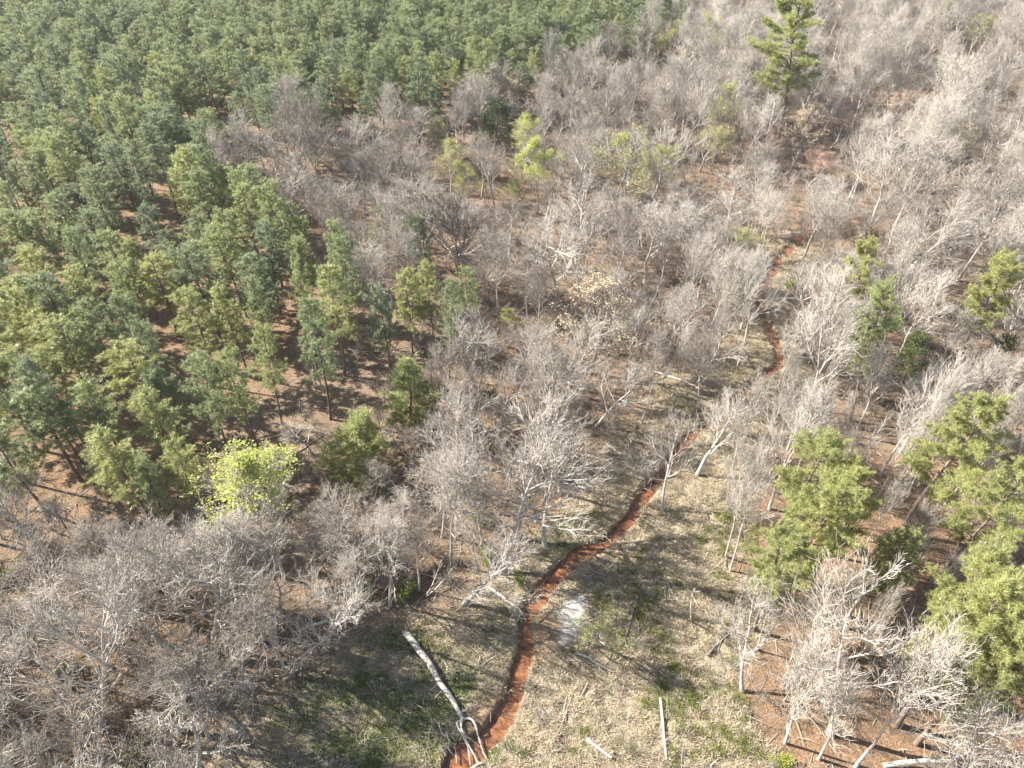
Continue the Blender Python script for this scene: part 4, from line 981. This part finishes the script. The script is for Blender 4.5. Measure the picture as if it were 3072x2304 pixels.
# ---------------------------------------------------------------- masses past counting: one object each
def scatter(name, pts, meshes, scl, tilt=.05, zoff=-.05, tones=.5, anis=None):
    """one object: instances of the meshes at the points"""
    P = np.array(pts, float)
    n = len(P)
    me = bpy.data.meshes.new(name)
    z = height(P[:, 0], P[:, 1]) + zoff
    me.vertices.add(n); me.vertices.foreach_set("co", np.stack([P[:, 0], P[:, 1], z], 1).astype(np.float32).ravel())
    g = np.random.default_rng(len(name) * 7 + n)
    rot = np.stack([g.normal(size=n) * tilt, g.normal(size=n) * tilt, g.uniform(0, 6.283, n)], 1)
    s = scl(g, n)
    s = s if s.ndim == 2 else np.repeat(s[:, None], 3, 1)
    for nm, ty, v in (("rot", "FLOAT_VECTOR", rot), ("scl", "FLOAT_VECTOR", s)):
        a = me.attributes.new(nm, ty, "POINT"); a.data.foreach_set("vector", v.astype(np.float32).ravel())
    a = me.attributes.new("pick", "INT", "POINT"); a.data.foreach_set("value", g.integers(0, len(meshes), n).astype(np.int32))
    col = bpy.data.collections.new(name + " kinds")
    for k, m_ in enumerate(meshes):
        o = bpy.data.objects.new(name + "_member", m_); o.color = (tones, tones, tones, 1); col.objects.link(o)
    ob = put(name, me, None, tones)
    ng = bpy.data.node_groups.new(name, "GeometryNodeTree")
    ng.interface.new_socket("Geometry", in_out="INPUT", socket_type="NodeSocketGeometry")
    ng.interface.new_socket("Geometry", in_out="OUTPUT", socket_type="NodeSocketGeometry")
    N, Lk = ng.nodes, ng.links
    gi, go = N.new("NodeGroupInput"), N.new("NodeGroupOutput")
    iop = N.new("GeometryNodeInstanceOnPoints"); ci = N.new("GeometryNodeCollectionInfo")
    ci.inputs["Collection"].default_value = col; ci.inputs["Separate Children"].default_value = True; ci.inputs["Reset Children"].default_value = True
    def attr(nm, ty):
        a = N.new("GeometryNodeInputNamedAttribute"); a.data_type = ty; a.inputs["Name"].default_value = nm
        return next(o for o in a.outputs if o.enabled and o.name == "Attribute")
    Lk.new(gi.outputs[0], iop.inputs["Points"]); Lk.new(ci.outputs[0], iop.inputs["Instance"])
    iop.inputs["Pick Instance"].default_value = True
    Lk.new(attr("pick", "INT"), iop.inputs["Instance Index"])
    e2r = N.new("FunctionNodeEulerToRotation"); Lk.new(attr("rot", "FLOAT_VECTOR"), e2r.inputs[0]); Lk.new(e2r.outputs[0], iop.inputs["Rotation"])
    Lk.new(attr("scl", "FLOAT_VECTOR"), iop.inputs["Scale"])
    Lk.new(iop.outputs[0], go.inputs[0])
    md = ob.modifiers.new("scatter", "NODES"); md.node_group = ng
    return tag(ob, kind="stuff")

def tree_scale(mean, sd, w):
    def f(g, n):
        s = np.clip(g.normal(mean, sd, n), mean * .55, mean * 1.5); x = s * np.clip(g.normal(w, .15, n), .7, 1.6)
        return np.stack([x, x, s], 1)
    return f
def drop_unseen(pts, top):
    P = np.array(pts); vis = in_frame(P[:, 0], P[:, 1], top, 60) | in_frame(P[:, 0] + 14, P[:, 1] - 4, top, 60)
    return [p for p, v in zip(pts, vis) if v]
scatter("pine_wood", drop_unseen(far_p, 17), [k.all for k in KINDS["pp"]], tree_scale(.97, .11, 1.26), .02, tones=.28)
far_b = [p for p in drop_unseen(far_b, 15) if allowed(*p) > 12]
fr = [p for p in far_b if p[0] > 26 + max(0, p[1] - 90) * .1]; fl = [p for p in far_b if not p[0] > 26 + max(0, p[1] - 90) * .1]
scatter("bare_wood", fr, [k.all for k in KINDS["bu"] + KINDS["bs"][:2]], tree_scale(1.0, .16, 1.5), .05, tones=.80)
if len(fl): scatter("bare_thicket", fl, [k.all for k in KINDS["bs"] + KINDS["bu"][:3]], tree_scale(.98, .16, 1.4), .04, tones=.62)

# undergrowth
ug_ok = lambda x, y: frame_ok(x, y) & ~inside(x, y, MEADOW) & (~inside(x, y, PINES) | (vnoise(x / 3, y / 3, 12) > .72)) & (~inside(x, y, CLEARING) | (vnoise(x, y, 13) > .8)) & (~inside(x, y, RUST) | (vnoise(x, y, 14) > .7))
ug = drop_unseen(darts(14000, (-120, 190, 14, 260), ug_ok, 1.3, TAKEN, 4), 3)
scatter("undergrowth", ug, [shrub_bare(i).mesh("shrub", M_TWIG) for i in range(5)], lambda g, n: np.clip(g.normal(1.05, .35, n), .4, 2.0), .1, tones=.45)
sp_ok = lambda x, y: frame_ok(x, y) & ~inside(x, y, MEADOW) & (~inside(x, y, PINES) | (vnoise(x / 3, y / 3, 22) > .85))
sp = drop_unseen(darts(2600, (-110, 180, 16, 240), sp_ok, 2.6, TAKEN, 5), 6)
scatter("sapling_undergrowth", sp, [k.all for k in KINDS["sapling"]], tree_scale(.85, .25, 1.0), .12, tones=.6)

# grass
def grass_points(n, seed, which):
    g = np.random.default_rng(seed)
    x = g.uniform(-28, 56, n); y = g.uniform(21, 118, n)
    c = covers(x, y); d = edge_dist(x, y, CK, False)
    f = {"dry": c[0] * (1 - c[1] * .7), "green": c[1] * 1.1}[which] * (1 - np.minimum(c[2] * 1.6, 1)) * (1 - c[4]) * np.clip(d / .3 + .2, 0, 1)
    k = g.uniform(size=n) < f
    return list(zip(x[k], y[k]))
scatter("dry_grass", grass_points(52000, 6, "dry"), [tuft(i, 26, .42, .5, .030).mesh("tuft", M_DRY, False) for i in range(6)], lambda g, n: np.clip(g.normal(1, .4, n), .4, 2.2), .15, 0., .5)
scatter("green_grass", grass_points(24000, 8, "green"), [tuft(20 + i, 24, .34, .45, .034).mesh("tuft", M_GREEN, False) for i in range(5)], lambda g, n: np.clip(g.normal(.9, .35, n), .4, 2.0), .1, 0., .5)
mb_ok = lambda x, y: inside(x, y, MEADOW) & (edge_dist(x, y, CK, False) > 1.2) & (vnoise(x / 2, y / 2, 15) > .45)
scatter("meadow_brush", darts(900, (-26, 46, 22, 100), mb_ok, 1.6, TAKEN, 14), [shrub_bare(20 + i).mesh("low brush", M_TWIG) for i in range(4)], lambda g, n: np.clip(g.normal(.5, .2, n), .25, 1.), .2, tones=.45)
gk = np.random.default_rng(44)
rx, ry = gk.uniform(-22, 27, 2600), gk.uniform(23, 52, 2600)
kk = (vnoise(rx / 3, ry / 3, 61) > np.where(rx > 8, .42, .72)) & inside(rx, ry, MEADOW) & (edge_dist(rx, ry, CK, False) > 2.5)
scatter("rush_tussocks", list(zip(rx[kk], ry[kk])), [tuft(40 + i, 60, .95, .7, .035).mesh("rush", M_SHRUB, False) for i in range(4)], lambda g, n: np.clip(g.normal(.55, .22, n), .25, 1.2), .1, 0., .45)

# fallen sticks on the forest floor
def sticks(seed):
    g = np.random.default_rng(seed); mb = MB()
    for k in range(3):
        a = g.uniform(0, 6.28)
        P, R = grow(g, (g.normal() * .5, g.normal() * .5, .06), (math.cos(a), math.sin(a), .05), g.uniform(.8, 2.6), .03, .012, 4, 0, .12)
        P[:, 2] = np.abs(P[:, 2]) * .6 + .04
        mb.tube(P, R, 3)
    return mb
st_ok = lambda x, y: frame_ok(x, y)
stp = drop_unseen(darts(9000, (-110, 140, 16, 190), st_ok, 1.1, [], 9), 1)
scatter("fallen_sticks", stp, [sticks(i).mesh("sticks", M_WOOD) for i in range(5)], lambda g, n: np.clip(g.normal(1, .35, n), .4, 2.), .03, 0., .72)

# ---------------------------------------------------------------- logs, snags and the long fallen tree
def log_points(pts, dense=3):
    P = smooth_line(pts, dense)
    P[:, 2] += height(P[:, 0], P[:, 1])
    return P
CATS = {"fallen_log": "log", "fallen_branch": "branch", "broken_stump": "broken trunk", "dead_trunk": "dead trunk", "broken_limb": "broken limb"}
GRP = {"fallen_log": "fallen logs", "fallen_branch": "fallen branches", "broken_stump": "broken trunks", "dead_trunk": "dead standing trunks", "broken_limb": "broken white limbs"}
def add_log(name, label, pts, r0, r1, tone, stubs):
    g = np.random.default_rng(abs(hash(label[:8])) % 1000 if False else sum(map(ord, label)))
    P = log_points(pts) if len(pts) > 2 else np.array([log_points([pts[0], tuple((np.array(pts[0]) + np.array(pts[1])) / 2), pts[1]], 3)])[0]
    if name in ("fallen_log", "fallen_branch"): P[:, :2] += g.normal(size=P[:, :2].shape) * .03
    R = np.linspace(r0, r1, len(P)) * (1 + g.normal(size=len(P)) * .06)
    b = MB(); b.tube(P, R, 8, True)
    L = np.linalg.norm(P[-1] - P[0])
    root = bpy.data.objects.new(name, None); ROOT.objects.link(root); root.location = P[0]
    root.empty_display_size = .3
    tag(root, label, CATS[name], GRP[name])
    b.V = [v - P[0] for v in b.V]
    put("trunk" if name != "fallen_branch" else "stem", b.mesh(name, M_WOOD), root, tone)
    for k in range(stubs):
        p, d = at_t(P, g.uniform(.45, .95)); s = MB()
        BP, BR = grow(g, p, side(g, d, 1.0, .6), g.uniform(.5, 1.1) + L * .05, max(r1 * .45, .03), .015, 4, .05, .2)
        s.tube(BP - P[0], BR, 5, True)
        put("branch", s.mesh("branch", M_WOOD), root, tone)
for a in LOGS: add_log(*a)

P = log_points(FALLEN, 3)
root = bpy.data.objects.new("fallen_tree", None); ROOT.objects.link(root); root.location = P[0]
tag(root, "long white fallen tree with broken root end, its forked top dipping into the red creek", "fallen tree")
b = MB(); g = np.random.default_rng(77)
b.tube(P - P[0], np.linspace(.33, .17, len(P)) * (1 + g.normal(size=len(P)) * .04), 10, True)
put("trunk", b.mesh("fallen_trunk", M_WOOD), root, .75)
for k, br in enumerate(FALLEN_BRANCHES):
    B = smooth_line(br, 3) if len(br) > 2 else np.array(br)
    B[:, 2] = np.maximum(B[:, 2] + height(B[:, 0], B[:, 1]) * .6, -.3)
    s = MB(); s.tube(B - P[0], np.linspace(.13 if k < 3 else .06, .04, len(B)), 6, True)
    put("branch", s.mesh("branch", M_WOOD), root, .85 if k < 3 else .6)
b = MB()
d0 = unit(P[0] - P[1])
for k in range(9):
    BP, BR = grow(g, P[0] + d0 * .02, side(g, d0, g.uniform(.3, 1.0), .1), g.uniform(.5, 1.0), .10, .02, 3, 0, .25)
    b.tube(BP - P[0], BR, 4, True)
put("root_end", b.mesh("root_end", M_WOOD), root, .55)
# twiggy debris caught under its top
deb = MB()
for k in range(46):
    bx, by = g.normal(-5.9, .75), g.normal(27.0, .7)
    a = g.uniform(0, 6.28)
    BP, BR = grow(g, (bx, by, gz(bx, by) + .15), (math.cos(a), math.sin(a), .25), g.uniform(.6, 1.7), .03, .01, 3, -.05, .2)
    deb.tube(BP, BR, 3)
tag(put("driftwood_debris", deb.mesh("driftwood_debris", M_WOOD), None, .3), kind="stuff")

# ---------------------------------------------------------------- green shrubs
SV = []
for i in range(3):
    g = np.random.default_rng(700 + i); st_, lf_ = MB(), MB(); C, D = [], []
    for k in range(11):
        az, el = g.uniform(0, 6.28), g.uniform(.5, 1.4)
        BP, BR = grow(g, (g.normal() * .1, g.normal() * .1, -.1), (math.cos(az) * math.cos(el), math.sin(az) * math.cos(el), math.sin(el)), g.uniform(1.0, 1.7), .025, .01, 4, .05, .2)
        st_.tube(BP, BR, 3)
        for j in range(12):
            p, d = at_t(BP, g.uniform(.3, .99)); o = side(g, d, 1.0, .2); C.append(p + o * g.uniform(.05, .35)); D.append(o)
    C = np.repeat(np.array(C), 9, 0); D = np.repeat(np.array(D), 9, 0)
    lf_.leaves(C + g.normal(size=C.shape) * .12, D + g.normal(size=C.shape) * .8, g.uniform(.08, .17, len(C)), g)
    SV.append((st_.mesh("shrub stems", M_BARK), lf_.mesh("shrub leaves", M_SHRUB)))
for lab, x, y, s, tone in SHRUBS:
    root = bpy.data.objects.new("green_shrub", None); ROOT.objects.link(root)
    root.matrix_world = Matrix.Translation((x, y, gz(x, y))) @ Matrix.Rotation(rs.uniform(0, 6.28), 4, "Z") @ Matrix.Diagonal((s, s, s * .9, 1))
    tag(root, lab, "shrub", "green shrubs")
    a_, b_ = SV[rs.randrange(3)]
    put("stems", a_, root, .4); put("foliage", b_, root, tone)
print("TREES", len(pines), len(bares), len(ug), len(sp))

# ---------------------------------------------------------------- the air
hz = MB()
x0, x1, y0, y1, z0, z1 = gx[0] - 5, gx[-1] + 5, gy[0] - 5, gy[-1] + 5, -4., 70.
hz.add([(x, y, z) for z in (z0, z1) for y in (y0, y1) for x in (x0, x1)],
       [(0, 2, 3), (0, 3, 1), (4, 5, 7), (4, 7, 6), (0, 1, 5), (0, 5, 4), (2, 6, 7), (2, 7, 3), (0, 4, 6), (0, 6, 2), (1, 3, 7), (1, 7, 5)])
mh = bpy.data.materials.new("haze"); mh.use_nodes = True
mh.node_tree.nodes.remove(mh.node_tree.nodes["Principled BSDF"])
pv = mh.node_tree.nodes.new("ShaderNodeVolumePrincipled")
pv.inputs["Color"].default_value = (.86, .93, 1, 1); pv.inputs["Density"].default_value = HAZE; pv.inputs["Anisotropy"].default_value = .2
mh.node_tree.links.new(pv.outputs[0], mh.node_tree.nodes["Material Output"].inputs["Volume"])
tag(put("haze", hz.mesh("haze", mh, False)), kind="stuff")
